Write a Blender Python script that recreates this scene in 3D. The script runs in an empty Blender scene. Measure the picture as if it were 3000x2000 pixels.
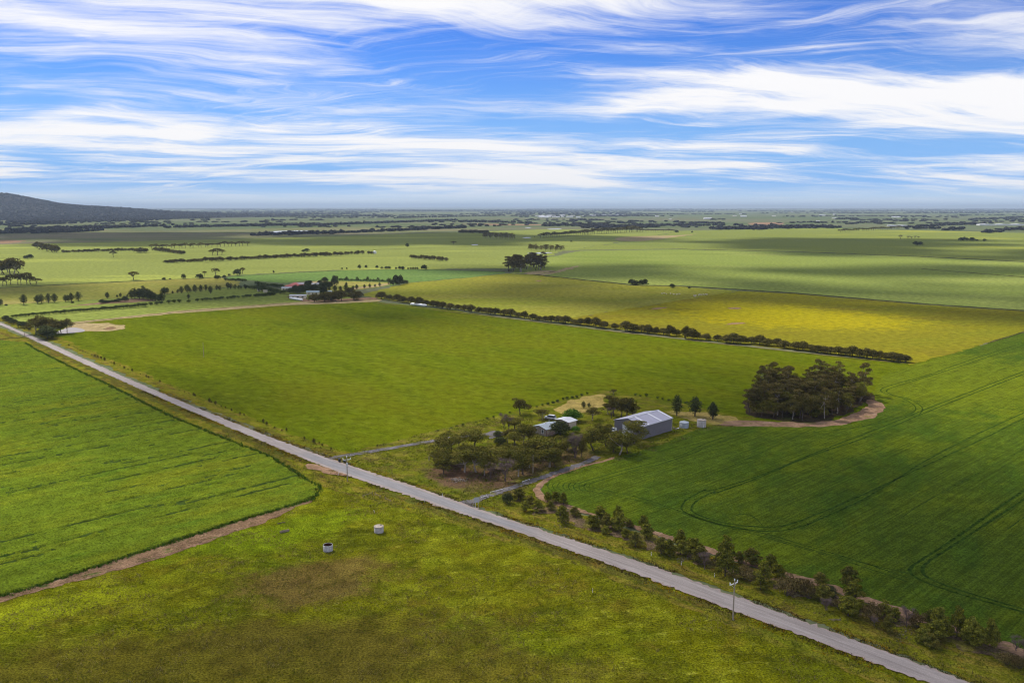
import bpy, bmesh, math, random
import numpy as np
from mathutils import Vector, Matrix

R = math.radians
rng = np.random.default_rng(11)
random.seed(11)
scn = bpy.context.scene
COL = scn.collection

# ------------------------------------------------------------------ camera, sky, sun, exposure
CAM_H, FPX, CXP, CYP, HOR = 85.0, 2450.0, 1500.0, 1000.0, 605.0
PITCH = math.atan((CYP - HOR) / FPX)
cam = bpy.data.cameras.new('camera')
cam.sensor_width = 36.0
cam.lens = 36.0 * FPX / 3000.0
cam.clip_start, cam.clip_end = 1.0, 400000.0
camo = bpy.data.objects.new('camera', cam)
camo.location = (0, 0, CAM_H)
camo.rotation_euler = (math.pi / 2 - PITCH, 0, 0)
COL.objects.link(camo)
scn.camera = camo

SUN_EL, SUN_AZ = R(50), R(-40)          # azimuth measured from +Y towards +X
world = bpy.data.worlds.new('World'); scn.world = world
world.use_nodes = True
sun = bpy.data.lights.new('sun', 'SUN')
sun.energy, sun.angle, sun.color = 3.2, R(3.0), (1.0, 0.95, 0.86)
suno = bpy.data.objects.new('sun', sun); COL.objects.link(suno)
sd = Vector((math.sin(SUN_AZ) * math.cos(SUN_EL), math.cos(SUN_AZ) * math.cos(SUN_EL), math.sin(SUN_EL)))
suno.rotation_euler = (-sd).to_track_quat('-Z', 'Y').to_euler()
scn.view_settings.view_transform = 'Standard'
scn.view_settings.look = 'None'
scn.view_settings.gamma = 1.0
scn.view_settings.exposure = 0.46
scn.render.engine = 'CYCLES'
cy = scn.cycles
cy.use_denoising = True
cy.filter_width = 1.1
cy.max_bounces = 6; cy.diffuse_bounces = 2; cy.glossy_bounces = 2; cy.transmission_bounces = 2
cy.transparent_max_bounces = 8; cy.volume_bounces = 0
cy.caustics_reflective = cy.caustics_refractive = False


class NT:
    """small helper around a node tree"""
    def __init__(s, tree):
        s.t = tree; s.t.nodes.clear()
    def n(s, typ, **kw):
        nd = s.t.nodes.new(typ)
        for k, v in kw.items():
            setattr(nd, k, v)
        return nd
    def val(s, sock, v):
        if hasattr(v, 'is_linked') or isinstance(v, bpy.types.NodeSocket):
            s.t.links.new(v, sock)
        else:
            sock.default_value = v
    def math(s, op, a, b=0.0, c=0.0, clamp=False):
        m = s.n('ShaderNodeMath', operation=op, use_clamp=clamp)
        s.val(m.inputs[0], a); s.val(m.inputs[1], b)
        if op in ('MULTIPLY_ADD', 'SMOOTH_MIN', 'SMOOTH_MAX'): s.val(m.inputs[2], c)
        return m.outputs[0]
    def ramp(s, x, lo, hi, a=0.0, b=1.0):
        m = s.n('ShaderNodeMapRange', interpolation_type='SMOOTHSTEP')
        s.val(m.inputs[0], x); s.val(m.inputs[1], lo); s.val(m.inputs[2], hi); s.val(m.inputs[3], a); s.val(m.inputs[4], b)
        return m.outputs[0]
    def mix(s, f, a, b):
        m = s.n('ShaderNodeMix', data_type='RGBA')
        s.val(m.inputs[0], f)
        for k, v in ((6, a), (7, b)):
            s.val(m.inputs[k], v if not isinstance(v, tuple) else (v[0], v[1], v[2], 1.0))
        return m.outputs[2]
    def mul(s, a, f):
        m = s.n('ShaderNodeVectorMath', operation='SCALE')
        s.val(m.inputs[0], a); s.val(m.inputs[3], f)
        return m.outputs[0]
    def noise(s, vec, scale, detail=3.0, rough=0.55, dist=0.0, lac=2.0):
        m = s.n('ShaderNodeTexNoise', noise_dimensions='3D')
        s.val(m.inputs['Vector'], vec); s.val(m.inputs['Scale'], scale); s.val(m.inputs['Detail'], detail)
        s.val(m.inputs['Roughness'], rough); s.val(m.inputs['Distortion'], dist); s.val(m.inputs['Lacunarity'], lac)
        return m.outputs[0]
    def mapping(s, vec, rot=0.0, sc=(1, 1, 1), loc=(0, 0, 0)):
        if rot and len(set(sc)) > 1:          # the node scales before it turns: turn first
            vec = s.mapping(vec, rot); rot = 0.0
        m = s.n('ShaderNodeMapping')
        s.val(m.inputs[0], vec)
        m.inputs[1].default_value = loc; m.inputs[2].default_value = (0, 0, rot); m.inputs[3].default_value = sc
        return m.outputs[0]


def build_world():
    w = NT(world.node_tree)
    out = w.n('ShaderNodeOutputWorld'); bg = w.n('ShaderNodeBackground')
    sky = w.n('ShaderNodeTexSky', sky_type='NISHITA', sun_disc=False)
    sky.sun_elevation, sky.sun_rotation = SUN_EL, SUN_AZ
    sky.air_density, sky.dust_density, sky.ozone_density = 1.0, 0.0, 3.0
    co = w.n('ShaderNodeTexCoord').outputs['Generated']
    sep = w.n('ShaderNodeSeparateXYZ'); w.val(sep.inputs[0], co)
    x, y, z = sep.outputs
    zc = w.math('MAXIMUM', z, 0.0)
    zz = w.math('ADD', zc, 0.085)
    px, py = w.math('DIVIDE', x, zz), w.math('DIVIDE', y, zz)
    cmb = w.n('ShaderNodeCombineXYZ'); w.val(cmb.inputs[0], px); w.val(cmb.inputs[1], py)
    p = cmb.outputs[0]
    def warp(vec, scale, amt, seed):
        wn = w.n('ShaderNodeTexNoise'); w.val(wn.inputs['Vector'], w.mapping(vec, 0, (1, 1, 1), (seed, seed * 2, 0))); wn.inputs['Scale'].default_value = scale; wn.inputs['Detail'].default_value = 3.0; wn.inputs['Roughness'].default_value = .5
        sb_ = w.n('ShaderNodeVectorMath', operation='SUBTRACT'); w.val(sb_.inputs[0], wn.outputs[1]); sb_.inputs[1].default_value = (.5, .5, .5)
        off = w.n('ShaderNodeVectorMath', operation='MULTIPLY_ADD'); w.val(off.inputs[0], sb_.outputs[0]); off.inputs[1].default_value = amt; w.val(off.inputs[2], vec)
        return off.outputs[0]
    # banks of cirrus, drawn out by the wind
    q = warp(p, .45, (2.0, 1.3, 0), 3.3)
    big = w.noise(w.mapping(q, R(-8), (0.26, 0.62, 1), CLOUD_LOC), 1.0, 3.0, 0.5)
    q2 = warp(q, 1.9, (.30, .15, 0), 8.1)
    mid = w.noise(w.mapping(q2, R(-12), (0.75, 1.9, 1), (3, 7, 0)), 1.0, 7.0, 0.58)
    fib = w.noise(w.mapping(q2, R(-20), (1.0, 8.5, 1), (1, 2, 5)), 1.0, 10.0, 0.72)
    d = w.math('ADD', w.math('MULTIPLY', big, 0.95), w.math('ADD', w.math('MULTIPLY', mid, 0.62), w.math('MULTIPLY', fib, 0.26)))
    d = w.math('SUBTRACT', d, 0.912)
    bank = w.math('POWER', w.ramp(d, -0.12, 0.13), 1.25)
    # feathers that fan out across them
    q3 = warp(warp(p, .8, (1.3, .9, 0), 5.7), 2.4, (.25, .18, 0), 1.9)
    pat = w.noise(w.mapping(q3, R(14), (0.55, 0.95, 1), (6.1, 2.2, 3)), 1.0, 3.0, 0.5)
    fea = w.noise(w.mapping(q3, R(24), (0.75, 6.5, 1), (4, 9, 2)), 1.0, 10.0, 0.70)
    e = w.math('SUBTRACT', w.math('ADD', w.math('MULTIPLY', pat, 0.9), w.math('MULTIPLY', fea, 0.62)), 0.80)
    feather = w.math('MULTIPLY', w.math('POWER', w.ramp(e, -0.08, 0.20), 1.5), 0.85)
    cov = w.math('SUBTRACT', 1.0, w.math('MULTIPLY', w.math('SUBTRACT', 1.0, bank), w.math('SUBTRACT', 1.0, feather)), clamp=True)
    cov = w.math('MULTIPLY', cov, w.ramp(z, 0.0, 0.028, 0.15, 1.0))
    hs = w.n('ShaderNodeHueSaturation'); w.val(hs.inputs['Color'], sky.outputs[0])
    hs.inputs['Saturation'].default_value = 1.25
    tint = w.n('ShaderNodeVectorMath', operation='MULTIPLY'); w.val(tint.inputs[0], hs.outputs[0]); tint.inputs[1].default_value = (0.030, 0.046, 0.086)
    low = w.mix(w.ramp(z, 0.0, 0.03), (0.50, 0.62, 0.73), (0.19, 0.39, 0.72))       # air-light low over the horizon
    clear = w.mix(w.ramp(z, 0.01, 0.20), low, tint.outputs[0])
    colr = w.mix(cov, clear, (0.73, 0.725, 0.735))
    w.val(bg.inputs[0], colr); bg.inputs[1].default_value = 1.0
    w.t.links.new(bg.outputs[0], out.inputs[0])


CLOUD_LOC = (0.3, 8.8, 0)
build_world()

# ------------------------------------------------------------------ pixel -> ground helpers
_s, _c = math.sin(PITCH), math.cos(PITCH)


def ray(px, py):
    x, y = (px - CXP) / FPX, -(py - CYP) / FPX
    return x, _c + y * _s, -_s + y * _c


def G(px, py):
    x, y, z = ray(px, py)
    t = CAM_H / -z
    return (x * t, y * t)


def top_z(base_y_ground, px, py):
    x, y, z = ray(px, py)
    return CAM_H + base_y_ground / y * z


def depth_of(y):            # camera depth of a ground point
    return y * _c + CAM_H * _s


def crop(ox, oy, s):
    return lambda x, y: (ox + x / s, oy + y / s)


C1, C2, C3 = crop(0, 540, 2.352), crop(1000, 540, 2.352), crop(2000, 540, 2.352)
C4, C5, C6 = crop(0, 900, 2.352), crop(1000, 1000, 2.352), crop(2000, 950, 2.352)
C7, C8 = crop(0, 1400, 1.68), crop(1400, 1400, 1.47)
CA, CB = crop(100, 980, 5.88), crop(450, 1100, 5.88)
CH, CS, CT = crop(1200, 1150, 4.704), crop(1600, 1120, 4.704), crop(800, 1280, 4.356)
CR1, CR2, CR3 = crop(1400, 1400, 4.704), crop(1900, 1550, 4.276), crop(2400, 1640, 3.92)
CF, CL = crop(750, 760, 4.704), crop(0, 820, 4.704)

ROADDIR = np.array(G(2700, 1960)) - np.array(G(10, 958)); ROADDIR /= np.linalg.norm(ROADDIR)
U = Vector((ROADDIR[0], ROADDIR[1], 0))          # along the road, towards the camera's right
V = Vector((-ROADDIR[1], ROADDIR[0], 0))         # away from the road
ROAD_ROT = math.atan2(U.y, U.x)

# ------------------------------------------------------------------ mesh helpers
def mesh(name, verts, faces, mats=(), idx=None, smooth=False):
    m = bpy.data.meshes.new(name)
    m.from_pydata([tuple(v) for v in verts], [], [tuple(f) for f in faces])
    for k in mats: m.materials.append(k)
    if idx is not None: m.polygons.foreach_set('material_index', np.asarray(idx, dtype=np.int32))
    if smooth: m.polygons.foreach_set('use_smooth', [True] * len(m.polygons))
    m.update()
    return m


def fast_mesh(name, V_, F_, mats=(), idx=None, smooth=False):
    """V_ (n,3), F_ (m,k) numpy"""
    m = bpy.data.meshes.new(name)
    n, k = F_.shape
    m.vertices.add(len(V_)); m.vertices.foreach_set('co', np.asarray(V_, np.float32).ravel())
    m.loops.add(n * k); m.loops.foreach_set('vertex_index', np.asarray(F_, np.int32).ravel())
    m.polygons.add(n); m.polygons.foreach_set('loop_start', np.arange(0, n * k, k, dtype=np.int32))
    for q in mats: m.materials.append(q)
    if idx is not None: m.polygons.foreach_set('material_index', np.asarray(idx, np.int32))
    if smooth: m.polygons.foreach_set('use_smooth', np.ones(n, bool))
    m.update(calc_edges=True); m.validate()
    return m


def link(name, data, parent=None, loc=(0, 0, 0), rz=0.0, sc=(1, 1, 1)):
    o = bpy.data.objects.new(name, data)
    o.location = loc; o.rotation_euler = (0, 0, rz); o.scale = sc
    if parent is not None: o.parent = parent
    COL.objects.link(o)
    return o


def tag(o, label, cat, group=None, kind=None):
    o['label'] = label
    if cat: o['category'] = cat
    if group: o['group'] = group
    if kind: o['kind'] = kind
    return o


def struct(o, label=None):
    o['kind'] = 'structure'
    if label: o['label'] = label
    return o


class MB:
    """collects boxes, tubes and prisms of one part"""
    def __init__(s): s.v = []; s.f = []; s.i = []
    def add(s, vs, fs, m=0):
        b = len(s.v); s.v += [tuple(v) for v in vs]; s.f += [tuple(b + k for k in f) for f in fs]; s.i += [m] * len(fs)
    def box(s, x0, x1, y0, y1, z0, z1, m=0):
        s.add([(x0, y0, z0), (x1, y0, z0), (x1, y1, z0), (x0, y1, z0), (x0, y0, z1), (x1, y0, z1), (x1, y1, z1), (x0, y1, z1)],
              [(0, 3, 2, 1), (4, 5, 6, 7), (0, 1, 5, 4), (1, 2, 6, 5), (2, 3, 7, 6), (3, 0, 4, 7)], m)
    def tube(s, a, b, r0, r1, n=8, m=0, cap=True):
        a, b = Vector(a), Vector(b); d = (b - a)
        if d.length < 1e-6: return
        q = d.to_track_quat('Z', 'Y'); vs = []
        for c, r in ((a, r0), (b, r1)):
            for k in range(n):
                t = 2 * math.pi * k / n
                vs.append(c + q @ Vector((math.cos(t) * r, math.sin(t) * r, 0)))
        fs = [(k, (k + 1) % n, n + (k + 1) % n, n + k) for k in range(n)]
        if cap: fs += [tuple(range(n - 1, -1, -1)), tuple(range(n, 2 * n))]
        s.add(vs, fs, m)
    def lathe(s, prof, n=24, m=0, c=(0, 0, 0)):
        vs = []; fs = []
        for r, z in prof:
            for k in range(n):
                t = 2 * math.pi * k / n
                vs.append((c[0] + r * math.cos(t), c[1] + r * math.sin(t), c[2] + z))
        for j in range(len(prof) - 1):
            for k in range(n):
                fs.append((j * n + k, j * n + (k + 1) % n, (j + 1) * n + (k + 1) % n, (j + 1) * n + k))
        s.add(vs, fs, m)
    def build(s, name, mats, parent=None, smooth=False, **kw):
        if not isinstance(mats, (list, tuple)): mats = [mats]
        return link(name, mesh(name, s.v, s.f, mats, s.i, smooth), parent, **kw)


def densify(pts, step):
    out = []
    n = len(pts)
    for i in range(n):
        a, b = np.array(pts[i]), np.array(pts[(i + 1) % n])
        st = step(0.5 * (a + b)) if callable(step) else step
        k = max(1, int(np.linalg.norm(b - a) / st))
        for j in range(k): out.append(a + (b - a) * j / k)
    return np.array(out)


def jitter_close(P, amp):
    """push outline points a little, correlated along the outline"""
    n = len(P)
    ns = rng.normal(0, 1, n)
    sm = np.convolve(np.r_[ns[-3:], ns, ns[:3]], np.ones(4) / 4, 'same')[3:-3]
    nxt, prv = np.roll(P, -1, 0), np.roll(P, 1, 0)
    t = nxt - prv; t /= np.maximum(np.linalg.norm(t, axis=1, keepdims=True), 1e-6)
    nr = np.stack([-t[:, 1], t[:, 0]], 1)
    return P + nr * ((ns * 0.5 + sm * 1.4) * amp)[:, None]


def field(name, pix, mat, z, step=None, amp=None, label=None, smooth_pts=0):
    P = np.array([G(*p) for p in pix])
    for _ in range(smooth_pts):            # Chaikin
        A = 0.75 * P + 0.25 * np.roll(P, -1, 0); B = 0.25 * P + 0.75 * np.roll(P, -1, 0)
        P = np.stack([A, B], 1).reshape(-1, 2)
    if step is None: step = lambda m: max(0.7, np.linalg.norm(m) / 260)
    P = densify(P, step)
    if amp is None: amp = 0.35
    a = np.clip(np.linalg.norm(P, axis=1) / 300, 0.6, 6) * amp
    P = jitter_close(P, a)
    bm = bmesh.new()
    f = bm.faces.new([bm.verts.new((p[0], p[1], z)) for p in P])
    f.normal_update()
    if f.normal.z < 0: f.normal_flip()
    bmesh.ops.triangulate(bm, faces=bm.faces[:])
    m = bpy.data.meshes.new(name); bm.to_mesh(m); bm.free(); m.materials.append(mat)
    return struct(link(name, m), label)


def smooth_path(pts, k=2):
    P = np.array(pts, float)
    for _ in range(k):
        A = 0.75 * P[:-1] + 0.25 * P[1:]; B = 0.25 * P[:-1] + 0.75 * P[1:]
        P = np.vstack([P[:1], np.stack([A, B], 1).reshape(-1, 2), P[-1:]])
    return P


def resample(P, step):
    d = np.r_[0, np.cumsum(np.linalg.norm(np.diff(P, axis=0), axis=1))]
    n = max(2, int(d[-1] / step))
    t = np.linspace(0, d[-1], n)
    return np.stack([np.interp(t, d, P[:, 0]), np.interp(t, d, P[:, 1])], 1)


def ribbon_mesh(name, P, w, z, mat, amp=0.0, cols=2):
    """P ground path, w width or widths; uv: u across 0..1, v metres along"""
    n = len(P); w = np.full(n, w) if np.isscalar(w) else np.asarray(w)
    t = np.gradient(P, axis=0); t /= np.maximum(np.linalg.norm(t, axis=1, keepdims=True), 1e-9)
    nr = np.stack([-t[:, 1], t[:, 0]], 1)
    us = np.linspace(-0.5, 0.5, cols)
    vs = []; uv = []
    d = np.r_[0, np.cumsum(np.linalg.norm(np.diff(P, axis=0), axis=1))]
    jit = rng.normal(0, amp, (n, 2)) if amp else np.zeros((n, 2))
    for i in range(n):
        for j, u in enumerate(us):
            e = jit[i, 0] if j == 0 else (jit[i, 1] if j == cols - 1 else 0)
            p = P[i] + nr[i] * (u * w[i] + e)
            vs.append((p[0], p[1], z)); uv.append((u + 0.5, d[i]))
    fs = [(i * cols + j, (i + 1) * cols + j, (i + 1) * cols + j + 1, i * cols + j + 1) for i in range(n - 1) for j in range(cols - 1)]
    m = mesh(name, vs, fs, [mat])
    if m.polygons[0].normal.z < 0: m.flip_normals()
    L = m.uv_layers.new(name='uv')
    for l in m.loops: L.data[l.index].uv = uv[l.vertex_index]
    return m


def ribbon(name, pix, w, z, mat, step=1.5, amp=0.0, k=2, cols=2):
    P = resample(smooth_path([G(*p) for p in pix], k), step)
    return link(name, ribbon_mesh(name, P, w, z, mat, amp, cols))


# ------------------------------------------------------------------ materials
def principled(nt, col, rough=0.9, spec=0.2, metal=0.0, normal=None):
    b = nt.n('ShaderNodeBsdfPrincipled')
    nt.val(b.inputs['Base Color'], col if not isinstance(col, tuple) else (*col, 1.0))
    nt.val(b.inputs['Roughness'], rough); b.inputs['Specular IOR Level'].default_value = spec
    b.inputs['Metallic'].default_value = metal
    if normal is not None: nt.val(b.inputs['Normal'], normal)
    o = nt.n('ShaderNodeOutputMaterial'); nt.t.links.new(b.outputs[0], o.inputs[0])
    return b


def newmat(name):
    m = bpy.data.materials.new(name); m.use_nodes = True
    return m, NT(m.node_tree)


def simple(name, col, rough=0.7, spec=0.3, metal=0.0, var=0.12, scale=3.0, bump=0.0, bscale=20.0):
    m, t = newmat(name)
    co = t.n('ShaderNodeTexCoord').outputs['Object']
    f = t.noise(co, scale, 4.0, 0.6)
    c = t.mul(t.mix(0.0, col, col), t.ramp(f, 0.25, 0.75, 1 - var, 1 + var))
    nrm = None
    if bump:
        b = t.n('ShaderNodeBump'); b.inputs['Strength'].default_value = bump; b.inputs['Distance'].default_value = 0.05
        t.val(b.inputs['Height'], t.noise(co, bscale, 3.0)); nrm = b.outputs[0]
    principled(t, c, rough, spec, metal, nrm)
    return m


def ground_mat(name, base, layers=(), blobs=(), grain=0.35, gscale=1.6, bump=0.5, bdist=0.3, bscale=1.1, rows=None, clump=0.25):
    """layers: (colour, size m, lo, hi, amount, stretch, rotation); blobs: (colour, x, y, rx, ry, rot, amount)"""
    m, t = newmat(name)
    co = t.n('ShaderNodeTexCoord').outputs['Object']
    c = base
    for i, (col, size, lo, hi, amt, st, rot) in enumerate(layers):
        v = t.mapping(co, -rot, (1.0 / (size * st), 1.0 / size, 1), (i * 3.7, i * 5.1, i * 1.3))
        f = t.math('MULTIPLY', t.ramp(t.noise(v, 1.0, 5.0, 0.62, 0.3), lo, hi), amt)
        c = t.mix(f, c, col)
    if blobs:
        wob = t.noise(co, 0.09, 5.0, 0.65)
        wob2 = t.noise(co, 0.9, 4.0, 0.7)
    for (col, x, y, rx, ry, rot, amt) in blobs:
        v = t.mapping(co, 0, (1, 1, 0), (-x, -y, 0))
        v = t.mapping(v, -rot, (1, 1, 0)); v = t.mapping(v, 0, (1 / rx, 1 / ry, 0))
        ln = t.n('ShaderNodeVectorMath', operation='LENGTH'); t.val(ln.inputs[0], v)
        d = t.math('ADD', ln.outputs['Value'], t.math('ADD', t.math('MULTIPLY', t.math('SUBTRACT', wob, 0.5), 1.8), t.math('MULTIPLY', t.math('SUBTRACT', wob2, 0.5), 0.9)))
        c = t.mix(t.math('MULTIPLY', t.ramp(d, 1.15, 0.55), amt), c, col)
    if isinstance(c, tuple): c = t.mix(0.0, c, c)
    g = t.noise(co, gscale, 4.0, 0.7)
    cl = t.noise(co, 0.22, 4.0, 0.65)
    k = t.math('MULTIPLY', t.ramp(g, 0.28, 0.72, 1 - grain, 1 + grain), t.ramp(cl, 0.3, 0.7, 1 - clump, 1 + clump))
    if rows:
        rot, sp, amt = rows
        v = t.mapping(co, -rot, (0.04, 1.0 / sp, 1))
        k = t.math('MULTIPLY', k, t.ramp(t.noise(v, 1.0, 3.0, 0.6), 0.3, 0.7, 1 - amt, 1 + amt))
    c = t.mul(c, k)
    nrm = None
    if bump:
        b = t.n('ShaderNodeBump'); b.inputs['Strength'].default_value = bump; b.inputs['Distance'].default_value = bdist
        t.val(b.inputs['Height'], t.noise(co, bscale, 5.0, 0.7)); nrm = b.outputs[0]
    principled(t, c, 1.0, 0.0, 0.0, nrm)
    return m


def foliage(name, a, b, cc=None, trans=0.22, nscale=0.55, lscale=2.6):
    m, t = newmat(name)
    co = t.n('ShaderNodeTexCoord').outputs['Object']
    oi = t.n('ShaderNodeObjectInfo')
    ad = t.n('ShaderNodeVectorMath', operation='ADD'); t.val(ad.inputs[0], co)
    cm = t.n('ShaderNodeCombineXYZ'); t.val(cm.inputs[0], t.math('MULTIPLY', oi.outputs['Random'], 40.0)); t.val(ad.inputs[1], cm.outputs[0])
    f = t.ramp(t.noise(ad.outputs[0], nscale, 3.0, 0.6), 0.32, 0.68)
    c = t.mix(f, a, b)
    if cc is not None: c = t.mix(t.ramp(t.noise(ad.outputs[0], nscale * 4.5, 2.0, 0.6), 0.5, 0.75), c, cc)
    # neighbouring leaf sprays differ in tone
    c = t.mul(c, t.ramp(t.noise(ad.outputs[0], lscale, 2.0, 0.7), 0.30, 0.70, 0.38, 1.55))
    c = t.mul(c, t.math('MULTIPLY_ADD', oi.outputs['Random'], 0.5, 0.75))
    d = t.n('ShaderNodeBsdfDiffuse'); t.val(d.inputs[0], c)
    tr = t.n('ShaderNodeBsdfTranslucent'); t.val(tr.inputs[0], c)
    mx = t.n('ShaderNodeMixShader'); mx.inputs[0].default_value = trans
    t.t.links.new(d.outputs[0], mx.inputs[1]); t.t.links.new(tr.outputs[0], mx.inputs[2])
    o = t.n('ShaderNodeOutputMaterial'); t.t.links.new(mx.outputs[0], o.inputs[0])
    return m


RR = ROAD_ROT
gx = lambda px, py: G(px, py)
b1, b2, b3 = gx(930, 1700), gx(620, 1950), gx(1180, 1930)
yel1, yel2, yel3 = gx(60, 1800), gx(230, 1760), gx(820, 1560)
M = {}
M['ground'] = ground_mat('ground_plain', (0.122, 0.148, 0.070), [((0.165, 0.16, 0.09), 420, .42, .62, .8, 4.0, R(3)), ((0.085, 0.120, 0.045), 300, .48, .62, .85, 4.0, R(-4)), ((0.22, 0.16, 0.11), 700, .58, .7, .6, 5.0, R(2))], grain=.12, bump=0.2)
M['paddock'] = ground_mat('paddock_grass', (0.116, 0.118, 0.0030),
    [((0.197, 0.211, 0.0102), 7, .47, .68, .65, 1.6, R(20)), ((0.076, 0.088, 0.0026), 12, .48, .64, .75, 1.4, R(-30)), ((0.130, 0.092, 0.0085), 9, .52, .70, .55, 1.3, R(60)), ((0.097, 0.132, 0.0034), 25, .5, .66, .5, 1.5, 0), ((0.260, 0.264, 0.0298), 1.7, .57, .70, .6, 1.8, R(10)), ((0.050, 0.058, 0.0026), 1.1, .56, .68, .65, 1.8, R(5)), ((0.302, 0.299, 0.0595), .8, .64, .74, .55, 1.5, R(30))],
    [((0.126, 0.083, 0.0221), b1[0], b1[1], 20, 13, R(30), .8), ((0.088, 0.072, 0.0085), b2[0], b2[1], 62, 19, R(10), .75), ((0.088, 0.072, 0.0093), b3[0], b3[1], 50, 11, R(-10), .6),
     ((0.223, 0.251, 0.0068), yel1[0], yel1[1], 22, 9, R(35), .5), ((0.210, 0.238, 0.0068), yel2[0], yel2[1], 24, 6, R(35), .5), ((0.143, 0.202, 0.0043), yel3[0], yel3[1], 30, 10, R(35), .6)],
    grain=.72, gscale=2.4, bump=.35, bdist=.35, clump=.30)
M['main'] = ground_mat('main_paddock_grass', (0.102, 0.130, 0.0025), [((0.190, 0.210, 0.014), 5, .53, .73, .5, 6.0, RR + R(12)), ((0.074, 0.100, 0.002), 13, .48, .64, .7, 4.0, RR), ((0.128, 0.132, 0.004), 60, .45, .65, .6, 2.5, RR), ((0.26, 0.28, 0.04), 2.0, .59, .73, .55, 6.0, RR + R(12)), ((0.060, 0.084, 0.002), 2.2, .56, .70, .5, 5.0, RR)], grain=.5, gscale=1.7, bump=.3, clump=.22)
CROPROT = math.atan2(*(np.array(G(417, 1270)) - np.array(G(42, 1338)))[::-1])
M['leftcrop'] = ground_mat('broadleaf_crop', (0.102, 0.144, 0.009), [((0.148, 0.164, 0.009), 18, .45, .65, .7, 3.0, CROPROT), ((0.060, 0.115, 0.008), 7, .54, .68, .6, 3.0, CROPROT)], grain=.55, gscale=2.2, bump=.4, bdist=.3, rows=(CROPROT, 1.6, .14), clump=.2)
TRAM = math.atan2(*(np.array(G(*C6(2352, 325))) - np.array(G(*C6(500, 1060))))[::-1])
crop_sun, rc2 = gx(2850, 1120), gx(2700, 1180)  # far-corner blob: a sun patch put into the crop colour
M['rightcrop'] = ground_mat('cereal_crop', (0.066, 0.101, 0.0075), [((0.105, 0.136, 0.006), 24, .44, .64, .7, 2.2, TRAM), ((0.042, 0.084, 0.007), 16, .48, .64, .6, 2.0, TRAM + .3), ((0.12, 0.16, 0.008), 4, .6, .74, .5, 3.0, TRAM)], grain=.5, gscale=2.3, bump=.35, rows=(TRAM, .7, .24), clump=.18, blobs=[((0.150, 0.175, 0.007), crop_sun[0], crop_sun[1], 85, 80, 0, .55)])
M['cropgap'] = simple('row_gap_soil_shade', (0.050, 0.080, 0.014), 1, 0, var=.4, scale=.8)  # soil floor of row gaps, with the shade between plants put into its colour
M['track'] = simple('trodden_crop', (0.030, 0.060, 0.006), 1, 0, var=.6, scale=.8)
M['verge'] = ground_mat('verge_grass', (0.145, 0.145, 0.009), [((0.22, 0.165, 0.028), 3.0, .46, .64, .75, 3.0, RR), ((0.100, 0.068, 0.018), 4, .50, .66, .8, 4.0, RR), ((0.16, 0.195, 0.008), 6, .5, .7, .6, 2.5, RR), ((0.29, 0.15, 0.008), 1.4, .60, .72, .6, 3, RR)], grain=.55, gscale=2.1, bump=1.0, bdist=.45)
M['vergedark'] = ground_mat('verge_weeds', (0.105, 0.095, 0.014), [((0.20, 0.12, 0.02), 3, .52, .68, .7, 3.0, RR), ((0.075, 0.10, 0.012), 4, .5, .66, .7, 3.0, RR)], grain=.5, gscale=2.0, bump=1.0, bdist=.4)
hb = [gx(*CH(900, 1150)), gx(*CH(600, 1180)), gx(*CS(300, 1000)), gx(*CH(1600, 1060))]
M['yard'] = ground_mat('yard_grass', (0.125, 0.135, 0.007), [((0.20, 0.175, 0.025), 6, .47, .66, .75, 1.5, 0), ((0.085, 0.112, 0.006), 6, .50, .64, .75, 1.4, 0), ((0.130, 0.090, 0.030), 4, .52, .68, .6, 1.5, 0), ((0.25, 0.19, 0.015), 1.8, .58, .72, .5, 1.4, 0)],
    [((0.115, 0.068, 0.040), hb[0][0], hb[0][1], 24, 10, RR, .95), ((0.12, 0.072, 0.043), hb[1][0], hb[1][1], 15, 8, RR, .95), ((0.13, 0.085, 0.038), hb[2][0], hb[2][1], 13, 9, RR, .85), ((0.12, 0.075, 0.042), hb[3][0], hb[3][1], 20, 7, R(40), .9)],
    grain=.5, gscale=1.8, bump=.9, bdist=.4)
dry = gx(*CS(420, 330))
M['drygrass'] = ground_mat('dry_grass', (0.33, 0.25, 0.075), [((0.20, 0.19, 0.03), 6, .5, .68, .7, 1.5, 0), ((0.42, 0.33, 0.13), 4, .55, .7, .6, 1.5, 0)], grain=.4, bump=.7)
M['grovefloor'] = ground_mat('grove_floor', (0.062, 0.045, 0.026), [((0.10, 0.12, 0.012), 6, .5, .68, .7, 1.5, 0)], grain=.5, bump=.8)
M['redsoil'] = ground_mat('red_soil', (0.295, 0.185, 0.112), [((0.22, 0.135, 0.08), 3, .45, .65, .7, 3, 0), ((0.38, 0.265, 0.175), 5, .55, .7, .6, 2, 0), ((0.15, 0.145, 0.02), 3, .56, .70, .8, 2, 0)], grain=.25, bump=.5)
M['brownsoil'] = ground_mat('brown_soil', (0.235, 0.145, 0.085), [((0.13, 0.085, 0.045), 1.5, .48, .66, .8, 4, CROPROT), ((0.33, 0.23, 0.14), 1.2, .55, .7, .7, 4, CROPROT), ((0.07, 0.12, 0.02), 2.5, .56, .66, .9, 2, CROPROT)], grain=.45, gscale=2.2, bump=1.0)
M['wattlesoil'] = ground_mat('wattle_litter', (0.135, 0.095, 0.055), [((0.16, 0.15, 0.02), 4, .46, .62, .85, 2.0, RR), ((0.24, 0.15, 0.09), 2.5, .52, .68, .7, 2.5, RR)], grain=.5, gscale=2.0, bump=1.0)
M['belttrack'] = ground_mat('belt_track_soil', (0.20, 0.15, 0.06), [((0.13, 0.14, 0.02), 6, .45, .62, .8, 3.0, RR)], grain=.3, bump=.5)
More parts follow.
